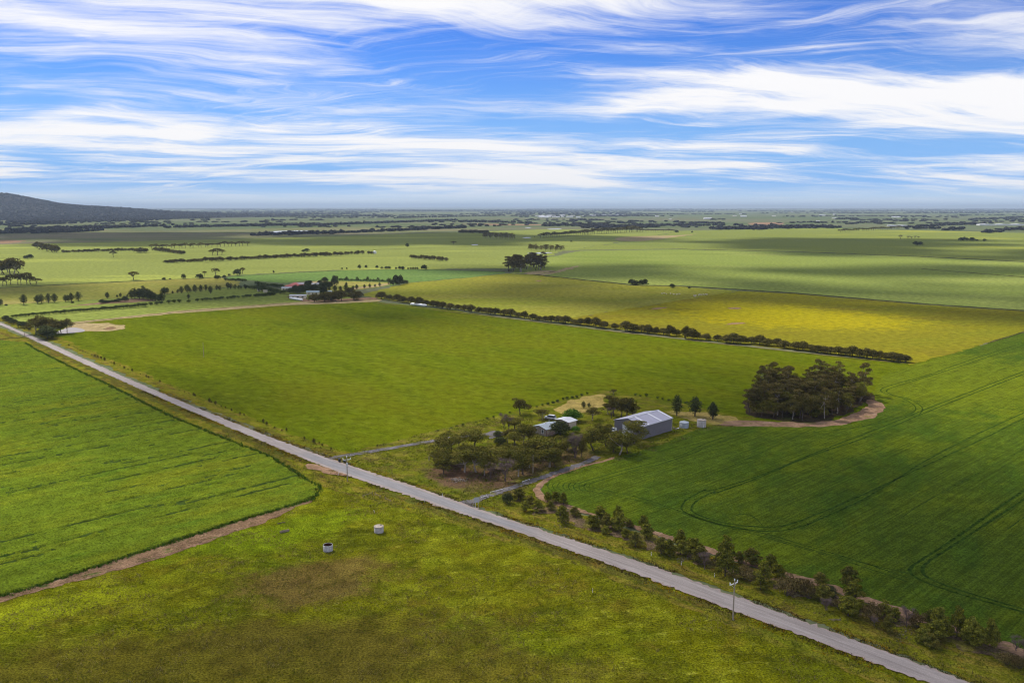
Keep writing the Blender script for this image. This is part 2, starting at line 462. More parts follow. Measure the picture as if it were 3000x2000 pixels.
M['tan'] = ground_mat('tan_track', (0.36, 0.28, 0.14), [((0.26, 0.20, 0.08), 8, .5, .68, .7, 3, 0)], grain=.2, bump=.3)
M['gravel'] = ground_mat('drive_gravel', (0.150, 0.138, 0.145), [((0.20, 0.185, 0.18), 2.5, .5, .7, .7, 2, 0), ((0.13, 0.125, 0.03), 2.5, .52, .66, .85, 2, 0)], grain=.28, gscale=2.5, bump=.4)
M['darkline'] = ground_mat('fence_line_growth', (0.070, 0.070, 0.025), [((0.16, 0.13, 0.05), 12, .5, .66, .7, 2, 0)], grain=.4, bump=1.0, bdist=.8)
# broad fields further away
M['olive'] = ground_mat('olive_pasture', (0.235, 0.225, 0.030), [((0.190, 0.215, 0.022), 90, .45, .62, .7, 2.5, R(10)), ((0.27, 0.26, 0.05), 40, .52, .68, .6, 3, R(-5))], grain=.16, bump=.4)
yel_sun = gx(2330, 930); yel_sun2 = gx(2180, 905)  # bright blobs: flowers, plus a sun patch put into the colour
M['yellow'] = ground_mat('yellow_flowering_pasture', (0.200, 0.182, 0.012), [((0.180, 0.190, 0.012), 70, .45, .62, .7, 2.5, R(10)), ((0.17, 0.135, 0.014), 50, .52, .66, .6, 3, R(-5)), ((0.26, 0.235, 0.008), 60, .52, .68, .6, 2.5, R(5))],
    [((0.36, 0.300, 0.005), yel_sun[0], yel_sun[1], 100, 70, R(-20), .75), ((0.33, 0.29, 0.006), yel_sun2[0], yel_sun2[1], 80, 60, R(-20), .5)], grain=.2, bump=.4)
M['bigfield'] = ground_mat('broad_green_crop', (0.215, 0.260, 0.055), [((0.265, 0.300, 0.070), 160, .45, .62, .8, 2.5, R(10)), ((0.165, 0.215, 0.040), 110, .52, .66, .6, 2.6, R(-5))], grain=.12, bump=.3)
M['bigfieldb'] = ground_mat('broad_yellow_green_pasture', (0.205, 0.235, 0.050), [((0.34, 0.34, 0.05), 190, .52, .66, .8, 3.5, R(4)), ((0.16, 0.20, 0.05), 160, .52, .66, .6, 3, R(-5))], grain=.12, bump=.3)
M['lightgreen'] = ground_mat('light_green_pasture', (0.225, 0.255, 0.060), [((0.33, 0.36, 0.070), 150, .52, .66, .8, 4, R(6)), ((0.19, 0.215, 0.05), 120, .5, .64, .6, 3, R(8))], grain=.12, bump=.3)
M['emerald'] = ground_mat('emerald_crop', (0.130, 0.205, 0.050), [((0.165, 0.235, 0.058), 60, .5, .64, .6, 3, R(6))], grain=.12, bump=.3)
M['tanfield'] = ground_mat('tan_pasture', (0.270, 0.250, 0.055), [((0.33, 0.29, 0.09), 60, .5, .66, .7, 3, R(12)), ((0.21, 0.23, 0.04), 70, .5, .66, .6, 3, R(12))], grain=.15, bump=.3)
M['greenstrip'] = ground_mat('green_strip_pasture', (0.205, 0.245, 0.048), [((0.26, 0.30, 0.06), 30, .48, .66, .7, 3, R(12))], grain=.18, bump=.3)
M['scrub'] = ground_mat('scrub_plain', (0.165, 0.175, 0.075), [((0.23, 0.19, 0.12), 200, .46, .62, .8, 4, R(2)), ((0.11, 0.13, 0.06), 140, .5, .64, .7, 3, R(-3))], grain=.2, bump=.3)
M['redarena'] = simple('red_arena_surface', (0.42, 0.13, 0.11), .95, .1, var=.15, scale=.1)
M['greypad'] = simple('grey_pad', (0.30, 0.28, 0.30), .95, .1, var=.15, scale=.1)
# objects
M['bark'] = simple('bark', (0.115, 0.090, 0.072), .95, .1, var=.35, scale=2.0)
M['palebark'] = simple('pale_bark', (0.34, 0.29, 0.245), .9, .1, var=.4, scale=1.2)
M['greytwig'] = simple('bare_twigs', (0.150, 0.108, 0.095), .95, .1, var=.3, scale=1.0)
M['gum'] = foliage('gum_leaves', (0.168, 0.148, 0.029), (0.128, 0.136, 0.020), (0.230, 0.168, 0.037))
M['grovegum'] = foliage('grove_gum_leaves', (0.158, 0.120, 0.040), (0.121, 0.111, 0.028), (0.204, 0.139, 0.048))
M['wattle'] = foliage('wattle_leaves', (0.196, 0.197, 0.022), (0.136, 0.146, 0.024), (0.315, 0.262, 0.022))
M['brownbush'] = foliage('brown_bush_leaves', (0.158, 0.112, 0.045), (0.127, 0.105, 0.033), (0.202, 0.140, 0.057))
M['belt'] = foliage('belt_leaves', (0.127, 0.106, 0.027), (0.097, 0.089, 0.021), (0.166, 0.123, 0.033))
M['cypress'] = foliage('cypress_leaves', (0.090, 0.102, 0.033), (0.070, 0.084, 0.032))
M['darkgreen'] = foliage('hedge_leaves', (0.096, 0.125, 0.028), (0.074, 0.100, 0.026), (0.134, 0.147, 0.031))
M['bright'] = foliage('bright_leaves', (0.102, 0.211, 0.020), (0.077, 0.160, 0.020))
M['farleaf'] = foliage('far_leaves', (0.040, 0.036, 0.032), (0.030, 0.029, 0.027), nscale=.05, lscale=.12)

# ------------------------------------------------------------------ numpy value noise
def vnoise(x, y, seed=0):
    xi, yi = np.floor(x).astype(np.int64), np.floor(y).astype(np.int64)
    fx, fy = x - xi, y - yi
    fx, fy = fx * fx * (3 - 2 * fx), fy * fy * (3 - 2 * fy)
    def h(a, b):
        n = (a * 374761393 + b * 668265263 + seed * 974711) & 0xffffffff
        n = ((n ^ (n >> 13)) * 1274126177) & 0xffffffff
        return ((n ^ (n >> 16)) & 0xffff) / 65535.0
    return (h(xi, yi) * (1 - fx) + h(xi + 1, yi) * fx) * (1 - fy) + (h(xi, yi + 1) * (1 - fx) + h(xi + 1, yi + 1) * fx) * fy


def inside(px, py, poly):
    r = np.zeros(px.shape, bool); n = len(poly)
    for i in range(n):
        x0, y0 = poly[i]; x1, y1 = poly[(i + 1) % n]
        c = ((y0 > py) != (y1 > py))
        with np.errstate(divide='ignore', invalid='ignore'):
            r ^= c & (px < (x1 - x0) * (py - y0) / (y1 - y0 + 1e-12) + x0)
    return r

# ------------------------------------------------------------------ the setting
def graded(n, first, last):
    s = np.linspace(-1, 1, n)
    k = math.asinh(last / first)
    return np.sinh(s * k) * first


gxs = graded(61, 60, 95000); gys = graded(61, 60, 95000)
GX, GY = np.meshgrid(gxs, gys)
nv = len(gxs)
FF = np.array([(j * nv + i, j * nv + i + 1, (j + 1) * nv + i + 1, (j + 1) * nv + i) for j in range(nv - 1) for i in range(nv - 1)])
struct(link('ground', fast_mesh('ground', np.stack([GX.ravel(), GY.ravel(), np.zeros(GX.size)], 1), FF, [M['ground']])), 'wide flat farmland plain reaching to the horizon')

# far and middle fields (native photograph outlines laid on the plain)
field('scrub_plain', [(-700, 700), (0, 668), (500, 676), (1000, 664), (1450, 668), (1450, 672), (1100, 688), (700, 700), (0, 716), (-700, 745)], M['scrub'], 0.10, amp=1.5)
field('pasture', [(-700, 745), (0, 716), (700, 700), (1100, 688), (1600, 672), (2000, 676), (1800, 712), (1650, 735), (1500, 786), (1250, 789), (1000, 791), (689, 806), (640, 812), (0, 843), (-700, 880)], M['lightgreen'], 0.12, amp=.6, label='light green pasture stretching behind the farmstead')
field('tan_pasture', [(-700, 885), (0, 844), (640, 813), (700, 826), (700, 838), (383, 872), (0, 893), (-700, 930)], M['tanfield'], 0.14, amp=.4, label='straw coloured pasture beyond the row of shrubs')
field('green_strip', [(-700, 930), (0, 893), (383, 872), (700, 840), (1010, 858), (1060, 864), (1000, 886), (850, 890), (510, 914), (208, 944), (130, 960), (60, 950), (0, 930), (-700, 985)], M['greenstrip'], 0.13, amp=.4)
field('emerald_crop', [(663, 816), (689, 807), (1000, 792), (1247, 789), (1480, 796), (1480, 800), (1383, 812), (1187, 829), (1080, 846), (1000, 830), (900, 822), (829, 829)], M['emerald'], 0.15, amp=.4, label='emerald green crop field behind the farmstead trees')
field('hedged_pasture', [CF(1030, 305), CF(1110, 297), CF(1830, 316), CF(1850, 352), CF(1700, 382), CF(1240, 442), CF(1000, 445), CF(960, 400)], M['tanfield'], 0.165, amp=.2)
field('broad_crop', [(1500, 800), (1520, 770), (1700, 735), (2000, 731), (2332, 739), (2680, 752), (3000, 768), (3700, 800), (3700, 960), (3115, 918), (3000, 909), (2680, 888), (2332, 858), (2000, 837), (1850, 834), (1561, 803)], M['bigfield'], 0.12, amp=.5, label='broad pale green crop field between two fence lines')
field('broad_pasture', [(1650, 734), (1800, 712), (2000, 676), (2400, 668), (2900, 680), (3700, 700), (3700, 798), (3000, 766), (2680, 750), (2332, 737), (2000, 729), (1700, 733)], M['bigfieldb'], 0.13, amp=.8)
field('olive_pasture', [(1055, 864), (1187, 830), (1383, 813), (1480, 801), (1561, 805), (1850, 836), (2000, 840), (2162, 852), (2000, 879), (1676, 931), (1670, 948), (1461, 922), (1332, 903), (1106, 876)], M['olive'], 0.10, amp=.35, label='olive pasture behind the long shelterbelt')
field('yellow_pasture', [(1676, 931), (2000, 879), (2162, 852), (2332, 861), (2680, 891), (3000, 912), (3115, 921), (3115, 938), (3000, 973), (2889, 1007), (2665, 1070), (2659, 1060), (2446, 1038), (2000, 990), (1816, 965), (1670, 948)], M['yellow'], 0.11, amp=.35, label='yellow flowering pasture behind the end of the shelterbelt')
MAINP = [(150, 992), (330, 1064), (500, 1136), (700, 1216), (850, 1279), (960, 1315), (1008, 1327), (1300, 1300), (1700, 1230), (2100, 1240), (2400, 1246), (2565, 1208), (2660, 1120), (2930, 1022), (2860, 1010), (2655, 1062), (2446, 1044), (2000, 995), (1816, 972), (1461, 929), (1332, 910), (1106, 884), (1000, 888), (850, 892), (510, 917), (208, 948), (110, 968)]
field('grass_paddock', MAINP, M['main'], 0.06, amp=.3, label='large green paddock between the road and the shelterbelt')
# near land
field('roadside_paddock', [(-500, 1000), (0, 960), (800, 1290), (1100, 1400), (1900, 1660), (3500, 2260), (-1500, 2800)], M['paddock'], 0.02, step=6, amp=.2, label='olive grass paddock in front of the road')
VL = [(-300, 860), (0, 962), (100, 1000), (500, 1190), (800, 1318), (1000, 1402), (1300, 1500), (1640, 1612), (2155, 1808), (2711, 2020), (3050, 2150), (3010, 2165), (2600, 2010), (2155, 1838), (1640, 1636), (1300, 1526), (1000, 1440), (900, 1420), (846, 1378), (790, 1342), (620, 1276), (500, 1226), (209, 1084), (100, 1030), (70, 1010), (0, 1000), (-300, 900)]
field('verge', VL, M['verge'], 0.05, amp=.5)
VR = [(-300, 830), (0, 938), (128, 990), (450, 1134), (800, 1276), (958, 1332), (1030, 1358), (1400, 1484), (1900, 1648), (2400, 1826), (2850, 1995), (3150, 2110), (3150, 1985), (2978, 1915), (2883, 1884), (2556, 1772), (2380, 1714), (2080, 1626), (1713, 1510), (1620, 1475), (1560, 1450), (1400, 1460), (1240, 1412), (1060, 1338), (1000, 1320), (850, 1270), (500, 1127), (150, 978), (0, 915), (-300, 805)]
field('verge', VR, M['verge'], 0.07, amp=.5)
field('weedy_verge', [(70, 985), (270, 1076), (500, 1183), (800, 1308), (890, 1353), (860, 1350), (700, 1284), (500, 1200), (270, 1092), (90, 1003)], M['vergedark'], 0.075, amp=.6)
field('weedy_verge', [(1100, 1425), (1300, 1490), (1500, 1555), (1800, 1664), (2155, 1800), (2155, 1816), (1800, 1684), (1500, 1574), (1300, 1508), (1100, 1438)], M['vergedark'], 0.08, amp=.6)
YARD = [(1000, 1338), (1060, 1316), (1250, 1268), (1450, 1219), (1600, 1182), (1700, 1156), (1770, 1143), (1900, 1164), (2000, 1182), (2165, 1220), (2215, 1222), (2200, 1246), (2100, 1256), (2055, 1264), (2010, 1288), (1900, 1328), (1810, 1354), (1640, 1400), (1596, 1424), (1566, 1440), (1576, 1466), (1400, 1486), (1300, 1452), (1144, 1400), (1030, 1364)]
field('yard', YARD, M['yard'], 0.09, amp=.3, label='rough grass yard around the farmhouse')
field('dry_grass_patch', [(1610, 1193), (1690, 1168), (1760, 1152), (1775, 1165), (1770, 1190), (1720, 1205), (1680, 1215), (1640, 1210)], M['drygrass'], 0.11, amp=.8, smooth_pts=2)
field('dry_grass_patch', [(1930, 1208), (2060, 1208), (2150, 1222), (2165, 1236), (2090, 1244), (2060, 1240), (2000, 1224)], M['drygrass'], 0.11, amp=.8, smooth_pts=2)
GROVE = [(2190, 1222), (2300, 1234), (2400, 1236), (2480, 1214), (2550, 1176), (2555, 1150), (2470, 1132), (2350, 1126), (2250, 1134), (2190, 1160), (2175, 1195)]
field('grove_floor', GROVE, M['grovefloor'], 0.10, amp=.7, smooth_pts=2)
RC = [(1585, 1434), (1592, 1450), (1640, 1471), (1713, 1496), (1900, 1552), (2080, 1610), (2380, 1698), (2556, 1755), (2665, 1792), (2883, 1866), (3000, 1904), (3500, 2080), (3500, 820), (3000, 974), (2889, 1008), (2700, 1064), (2582, 1101), (2568, 1137), (2560, 1160), (2582, 1180), (2596, 1196), (2553, 1222), (2468, 1245), (2404, 1250), (2298, 1250), (2106, 1248), (2055, 1253), (2000, 1277), (1893, 1318), (1799, 1342), (1638, 1390), (1597, 1414)]
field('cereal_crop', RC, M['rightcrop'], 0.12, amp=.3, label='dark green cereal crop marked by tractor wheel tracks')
field('dirt_track', [(2090, 1247), (2120, 1236), (2166, 1231), (2255, 1235), (2383, 1239), (2446, 1232), (2519, 1204), (2545, 1189), (2538, 1172), (2552, 1168), (2584, 1181), (2597, 1196), (2553, 1223), (2468, 1246), (2404, 1251), (2298, 1251), (2160, 1249)], M['redsoil'], 0.16, amp=.35, label='red dirt track curving round the gum grove')
field('dirt_track', [(1805, 1337), (1700, 1366), (1638, 1385), (1594, 1405), (1572, 1422), (1560, 1438), (1568, 1455), (1600, 1472), (1660, 1490), (1713, 1505), (1720, 1498), (1672, 1482), (1612, 1463), (1591, 1449), (1585, 1434), (1596, 1416), (1638, 1392), (1700, 1372), (1800, 1343)], M['redsoil'], 0.16, amp=.25, label='red dirt track at the corner of the cereal crop')
field('dirt_track', [(1713, 1496), (1900, 1550), (2080, 1608), (2380, 1697), (2556, 1754), (2665, 1790), (2883, 1864), (3000, 1902), (3300, 2010), (3300, 2035), (2978, 1916), (2883, 1886), (2665, 1812), (2556, 1773), (2380, 1714), (2080, 1621), (1900, 1562), (1713, 1505)], M['redsoil'], 0.17, amp=.5, label='red dirt strip behind the roadside trees')
field('dirt_strip', [(915, 1462), (655, 1540), (357, 1635), (178, 1695), (0, 1748), (-500, 1920), (-500, 1945), (0, 1766), (180, 1714), (357, 1669), (536, 1614), (714, 1549), (820, 1508), (908, 1471)], M['brownsoil'], 0.10, amp=.5, label='bare brown dirt strip along the edge of the broadleaf crop')
field('tan_track', [(205, 946), (510, 912), (850, 886), (1000, 880), (1050, 872), (1110, 876), (1110, 884), (1000, 889), (850, 894), (510, 919), (208, 950)], M['tan'], 0.18, amp=.3)
field('sandy_bank', [(200, 955), (215, 948), (260, 946), (330, 948), (365, 957), (360, 965), (320, 971), (270, 972), (225, 968), (200, 975), (170, 978), (185, 962)], M['tan'], 0.19, amp=.5, smooth_pts=1, label='sandy bank around the small farm dam')
field('dark_bank', [CL(1440, 680), CL(1480, 650), CL(1540, 640), CL(1600, 655), CL(1580, 675), CL(1510, 690)], M['brownsoil'], .215, amp=.4, smooth_pts=1)
field('tan_track', [(160, 901), (300, 887), (400, 873), (465, 879), (430, 884), (300, 891), (220, 897)], M['redsoil'], 0.2, amp=.5, smooth_pts=1)
field('tan_track', [(835, 836), (930, 823), (990, 825), (960, 832), (900, 838), (850, 842)], M['tan'], 0.21, amp=.3)
field('tan_track', [(1010, 846), (1080, 838), (1140, 829), (1140, 834), (1090, 842), (1030, 849)], M['tan'], 0.21, amp=.3)
field('tan_track', [(836, 868), (870, 874), (930, 880), (1060, 872), (1110, 872), (1100, 878), (1000, 884), (880, 884)], M['redsoil'], 0.2, amp=.4)
field('red_arena', [C for C in (CF(385, 372), CF(540, 318), CF(690, 320), CF(655, 362), CF(510, 386))], M['redarena'], 0.25, amp=.05)
field('grey_pad', [C for C in (CF(560, 325), CF(690, 318), CF(685, 345), CF(590, 345))], M['greypad'], 0.27, amp=.05)
for pts, mt in (([(1795, 699), (1830, 693), (1990, 690), (2050, 684), (2000, 692), (1940, 700), (1880, 707), (1810, 706)], 'tan'),
                ([(1560, 806), (1600, 801), (1690, 778), (1700, 780), (1610, 806)], 'tan'), ([(1525, 800), (1600, 792), (1640, 794), (1560, 806)], 'tan'),
                ([(2130, 948), (2190, 944), (2180, 949), (2125, 953)], 'redsoil'), ([(2130, 902), (2165, 901), (2165, 905), (2130, 905)], 'redsoil'), ([(1910, 904), (1955, 900), (1955, 903), (1915, 907)], 'redsoil'),
                ([(1562, 821), (1592, 821), (1588, 825), (1565, 825)], 'redsoil'), ([(-100, 704), (80, 703), (60, 712), (-100, 716)], 'redsoil'), ([(1340, 655), (1590, 657), (1590, 661), (1400, 659)], 'redsoil'), ([(2190, 652), (2300, 651), (2290, 660), (2200, 661)], 'redsoil')):
    field('bare_patch', pts, M[mt], 0.24, amp=.5, smooth_pts=1)
field('wattle_soil', [(1520, 1462), (1600, 1478), (1713, 1512), (1900, 1570), (2080, 1632), (2380, 1722), (2556, 1780), (2760, 1850), (3000, 1930), (3000, 1965), (2850, 1915), (2700, 1850), (2450, 1775), (2200, 1700), (2000, 1632), (1800, 1572), (1650, 1528), (1540, 1490)], M['wattlesoil'], 0.13, amp=1.6, label='bare brown litter strewn ground under the wattles')
# fence-line growth that shows as thin dark lines
for k, (pts, w) in enumerate((([(1561, 804), (1850, 836), (2000, 838), (2332, 859), (2680, 889), (3000, 910), (3400, 938)], 4.5), ([(1990, 730), (2332, 738), (2680, 751), (3000, 767), (3400, 787)], 5), ([(0, 843), (330, 826), (640, 813), (1000, 791), (1250, 789), (1480, 797)], 3), ([(100, 962), (510, 914), (850, 888)], 1.2), ([(2700, 788), (3000, 812), (3300, 834)], 5), ([(-200, 1003), (0, 994), (72, 988)], 2.0), ([(600, 770), (900, 748), (1150, 728), (1450, 722)], 3), ([(1106, 888), (1461, 930), (1816, 975), (2446, 1045), (2659, 1066)], 1.4), ([(2889, 1007), (3000, 973), (3300, 881)], 1.4))):
    struct(ribbon('fence_line', pts, w, 0.30, M['darkline'] if k != 7 else M['belttrack'], step=8, amp=w * .15))

# ---- the sealed road
UP = [(-160, 876), (0, 944), (72, 976), (128, 997), (270, 1063), (450, 1142), (620, 1213), (800, 1285), (958, 1342), (1030, 1366), (1144, 1402), (1300, 1454), (1400, 1492), (1593, 1555), (1732, 1600), (1900, 1654), (2155, 1748), (2400, 1835), (2835, 2000), (3150, 2118), (3700, 2325)]
LO = [(-160, 884), (0, 952), (72, 984), (128, 1011), (270, 1077), (450, 1158), (637, 1238), (800, 1306), (890, 1346), (974, 1378), (1030, 1398), (1121, 1429), (1300, 1489), (1400, 1522), (1506, 1555), (1636, 1602), (1804, 1661), (1900, 1694), (2155, 1795), (2400, 1880), (2711, 2000), (3000, 2112), (3500, 2306)]
a, b = resample(smooth_path([G(*p) for p in UP], 2), 2.0), resample(smooth_path([G(*p) for p in LO], 2), 2.0)
# centre line: midpoints of the nearest points of both edges
idx = np.array([np.argmin(np.linalg.norm(b - p, axis=1)) for p in a])
mid = (a + b[idx]) / 2; wid = np.linalg.norm(a - b[idx], axis=1)
keep = (idx > 3) & (idx < len(b) - 4)
mid, wid = mid[keep], wid[keep]
ker = np.ones(15) / 15
sm = lambda q: np.convolve(np.r_[[q[0]] * 7, q, [q[-1]] * 7], ker, 'valid')
mid = np.stack([sm(mid[:, 0]), sm(mid[:, 1])], 1); wid = sm(wid)
CEN, WID = mid, wid


def road_mat():
    m, t = newmat('road_seal')
    uv = t.n('ShaderNodeUVMap').outputs[0]; co = t.n('ShaderNodeTexCoord').outputs['Object']
    sp = t.n('ShaderNodeSeparateXYZ'); t.val(sp.inputs[0], uv)
    u, v = sp.outputs[0], sp.outputs[1]
    cu = t.math('ABSOLUTE', t.math('SUBTRACT', u, 0.5))
    wob = t.math('MULTIPLY', t.math('SUBTRACT', t.noise(co, .25, 4.0), .5), .10)
    edge = t.math('ADD', cu, wob)
    c = t.mix(t.ramp(t.noise(t.mapping(co, -RR, (.05, .5, 1)), 1.0, 4.0), .3, .7), (0.272, 0.234, 0.212), (0.330, 0.290, 0.266))
    # pale worn centre and wheel paths
    c = t.mix(t.math('MULTIPLY', t.ramp(t.math('ABSOLUTE', t.math('SUBTRACT', u, 0.53)), .022, .006), .45), c, (0.47, 0.435, 0.42))
    c = t.mix(t.math('MULTIPLY', t.ramp(t.math('ABSOLUTE', t.math('SUBTRACT', u, 0.33)), .07, .02), .22), c, (0.37, 0.345, 0.345))
    # gravel shoulders
    c = t.mix(t.math('MULTIPLY', t.ramp(edge, .38, .46), .75), c, (0.345, 0.275, 0.24))
    c = t.mix(t.math('MULTIPLY', t.ramp(edge, .46, .50), .6), c, (0.33, 0.22, 0.15))
    # newer darker seal by the first driveway
    mx, my = G(1180, 1428)
    ln = t.n('ShaderNodeVectorMath', operation='LENGTH'); t.val(ln.inputs[0], t.mapping(t.mapping(t.mapping(co, 0, (1, 1, 0), (-mx, -my, 0)), -RR, (1, 1, 0)), 0, (1 / 55., 1 / 30., 0)))
    dk = t.math('MULTIPLY', t.ramp(ln.outputs['Value'], 1.1, .8), t.ramp(edge, .34, .24))
    c = t.mix(t.math('MULTIPLY', dk, .75), c, (0.215, 0.215, 0.225))
    c = t.mul(c, t.math('MULTIPLY', t.ramp(t.noise(co, 4.0, 3.0, .7), .25, .75, .84, 1.14), t.ramp(t.noise(t.mapping(co, -RR, (.12, .9, 1)), 1.0, 5.0, .7), .3, .7, .86, 1.12)))
    bp = t.n('ShaderNodeBump'); bp.inputs['Strength'].default_value = .3; bp.inputs['Distance'].default_value = .03; t.val(bp.inputs['Height'], t.noise(co, 12., 3.))
    principled(t, c, .9, .2, 0, bp.outputs[0])
    return m


M['road'] = road_mat()
rp = resample(CEN, 0.8)
rw = np.interp(np.linspace(0, 1, len(rp)), np.linspace(0, 1, len(WID)), WID)
struct(link('road', ribbon_mesh('road', rp, rw, 0.20, M['road'], amp=.28, cols=5)), 'pale grey sealed country road crossing diagonally')
# driveways
struct(ribbon('driveway', [(966, 1346), (985, 1339), (1043, 1331), (1160, 1311), (1270, 1292), (1350, 1279), (1440, 1272)], 2.9, 0.215, M['gravel'], step=.8, amp=.2), 'narrow grey gravel driveway beside the paddock fence')
field('turning_circle', [CH(1075, 600), CH(1100, 545), CH(1190, 525), CH(1270, 540), CH(1290, 580), CH(1230, 610), CH(1150, 630), CH(1080, 640)], M['gravel'], 0.23, amp=.4, smooth_pts=1)
struct(ribbon('driveway', [(1395, 1466), (1420, 1456), (1468, 1440), (1531, 1419), (1595, 1397), (1663, 1374), (1723, 1353), (1752, 1338)], 2.7, 0.215, M['gravel'], step=.8, amp=.25), 'grey gravel driveway between the gum trees and the cereal crop')
field('driveway_apron', [(1300, 1466), (1345, 1470), (1400, 1462), (1385, 1482), (1400, 1494), (1350, 1476)], M['gravel'], 0.19, amp=.3)
field('dirt_patch', [CT(410, 350), CT(560, 350), CT(720, 400), CT(900, 470), CT(1000, 505), CT(860, 500), CT(700, 470), CT(500, 430)], M['redsoil'], 0.205, amp=.5, smooth_pts=1)

# ---- wheel tracks pressed into the cereal crop
def track(cpts, w=.55, pieces=True):
    o = ribbon('wheel_track', cpts, w, 0.15, M['track'], step=1.2, amp=.09)
    return struct(o)


c6 = lambda L: [C6(*p) for p in L]
c8 = lambda L: [C8(*p) for p in L]
track(c6([(3300, -190), (2352, 125), (1880, 280), (1700, 350), (1400, 428), (1352, 455), (1400, 482), (1500, 500), (1580, 545), (1612, 580), (1590, 612), (1450, 660), (1200, 715), (900, 745)]))
track(c6([(3300, -170), (2352, 142), (1900, 296), (1430, 440), (1393, 460), (1450, 492), (1560, 512), (1640, 560), (1660, 592), (1630, 620)]))
loopo = c6([(3300, -40), (2352, 325), (2100, 420), (1660, 590), (1350, 720), (900, 890), (500, 1060), (120, 1170)]) + c8([(1000, 40), (900, 90), (873, 120), (880, 145), (950, 175), (1060, 205), (1200, 230), (1300, 231), (1400, 210), (1500, 168), (1700, 75)]) + c6([(1680, 930), (2100, 722), (2352, 610), (3300, 190)])
loopi = c6([(3300, -20), (2352, 345), (2100, 440), (1660, 612), (1300, 772), (860, 912), (550, 1052), (170, 1185)]) + c8([(1040, 48), (940, 98), (914, 130), (930, 152), (1000, 180), (1100, 203), (1250, 215), (1340, 205), (1440, 165), (1620, 92)]) + c6([(1700, 962), (2150, 752), (2352, 646), (3300, 230)])
track(loopo, .62); track(loopi, .62)
track(c8([(3200, -500), (2352, 50), (2000, 300), (1880, 370), (1855, 400), (1870, 425), (2000, 480), (2352, 580), (3000, 750)]), .75)
track(c8([(3200, -450), (2352, 92), (2050, 290), (1925, 368), (1908, 398), (1930, 430), (2050, 478), (2352, 568), (3000, 735)]), .75)
track(c8([(420, 30), (540, 52), (700, 85), (860, 140), (1000, 190), (1100, 216), (1250, 242), (1400, 290), (1600, 345), (1850, 430)]), .4)
track(c8([(440, 50), (560, 72), (720, 104), (880, 152), (1020, 200), (1200, 245), (1400, 305), (1600, 362), (1850, 448)]), .35)
track(c8([(1240, 400 - 150), (1500, 330), (1850, 412)]), .3)
track(c5 := [C5(1560, 1000), C5(1900, 900), C5(2352, 790)] + c6([(150, 820), (430, 735)]), .35)
track([C5(1600, 1010), C5(1900, 925), C5(2352, 805)] + c6([(200, 832), (460, 748)]), .35)
track(c6([(1500, 1340), (1640, 1240), (2100, 990), (2352, 860)]), .25)
track(c6([(2240, 1411), (2352, 1330), (3000, 900)]), .4)
track(c6([(0, 1120), (400, 950), (900, 720)]), .25)
track(c6([(330, 1330), (420, 1300), (500, 1330), (560, 1400)]), .3)
track(c6([(820, 1411), (1000, 1290), (1300, 1130)]), .22)
for k in range(9):
    x = 955 + k * 72
    track([CR1(x + 40, 60 + k * 2), CR1(x, 95 + k * 2), CR1(x + 5, 140 + k * 2), CR1(x + 60, 175 + k * 2)], .3)

# ---- the broadleaf crop: a real canopy with row gaps
LC = [(-420, 1032), (0, 997), (72, 1004), (100, 1022), (140, 1042), (209, 1077), (321, 1130), (500, 1220), (620, 1270), (790, 1337), (846, 1372), (899, 1408), (936, 1425), (935, 1441), (915, 1463), (655, 1541), (357, 1636), (178, 1696), (0, 1749), (-420, 1892)]
P = np.array([G(*p) for p in LC])
ca, sa = math.cos(CROPROT), math.sin(CROPROT)
LU, LV = P @ np.array([ca, sa]), P @ np.array([-sa, ca])
nu, nvv = int((LU.max() - LU.min()) / 0.95), int((LV.max() - LV.min()) / 0.4)
us = np.linspace(LU.min() - 1, LU.max() + 1, nu); vs_ = np.linspace(LV.min() - 1, LV.max() + 1, nvv)
UU, VV = np.meshgrid(us, vs_)
XX, YY = UU * ca - VV * sa, UU * sa + VV * ca
edge_n = (vnoise(XX * .8, YY * .8, 3) - .5) * 1.6
hgt = 0.55 + 0.22 * (vnoise(XX * .9, YY * .9, 1) - .5) + .2 * (vnoise(XX * .12, YY * .12, 2) - .5) + .30 * (rng.random(XX.shape) - .5)
rowv = VV / 5.2 + .55 * (vnoise(UU / 60, VV / 40, 8) - .5); rid = np.floor(rowv); rfr = np.abs(rowv - rid - .5) * 5.2
act = vnoise(UU / 9 + rid * 7.3, rid * 3.1, 5) * .55 + vnoise(UU / 45 + rid * 11.7, rid * 5.7, 6) * .75
gm = np.clip((act - .78) / .05, 0, 1) * np.clip((.52 - rfr + .5 * (vnoise(UU / 1.6, VV / .7, 12) - .5)) / .25, 0, 1)
spk = vnoise(UU / 2.6, VV / .9, 6) * .6 + vnoise(UU / 18, VV / 6, 7) * .45
gm = np.maximum(gm, np.clip((spk - .86) / .04, 0, 1))
hgt = np.maximum(hgt * (1 - gm) + .04 * gm, .03)
ins = inside(XX + edge_n, YY + edge_n * .7, P.tolist())
ids = np.arange(XX.size).reshape(XX.shape)
cellin = ins[:-1, :-1] & ins[1:, :-1] & ins[:-1, 1:] & ins[1:, 1:]
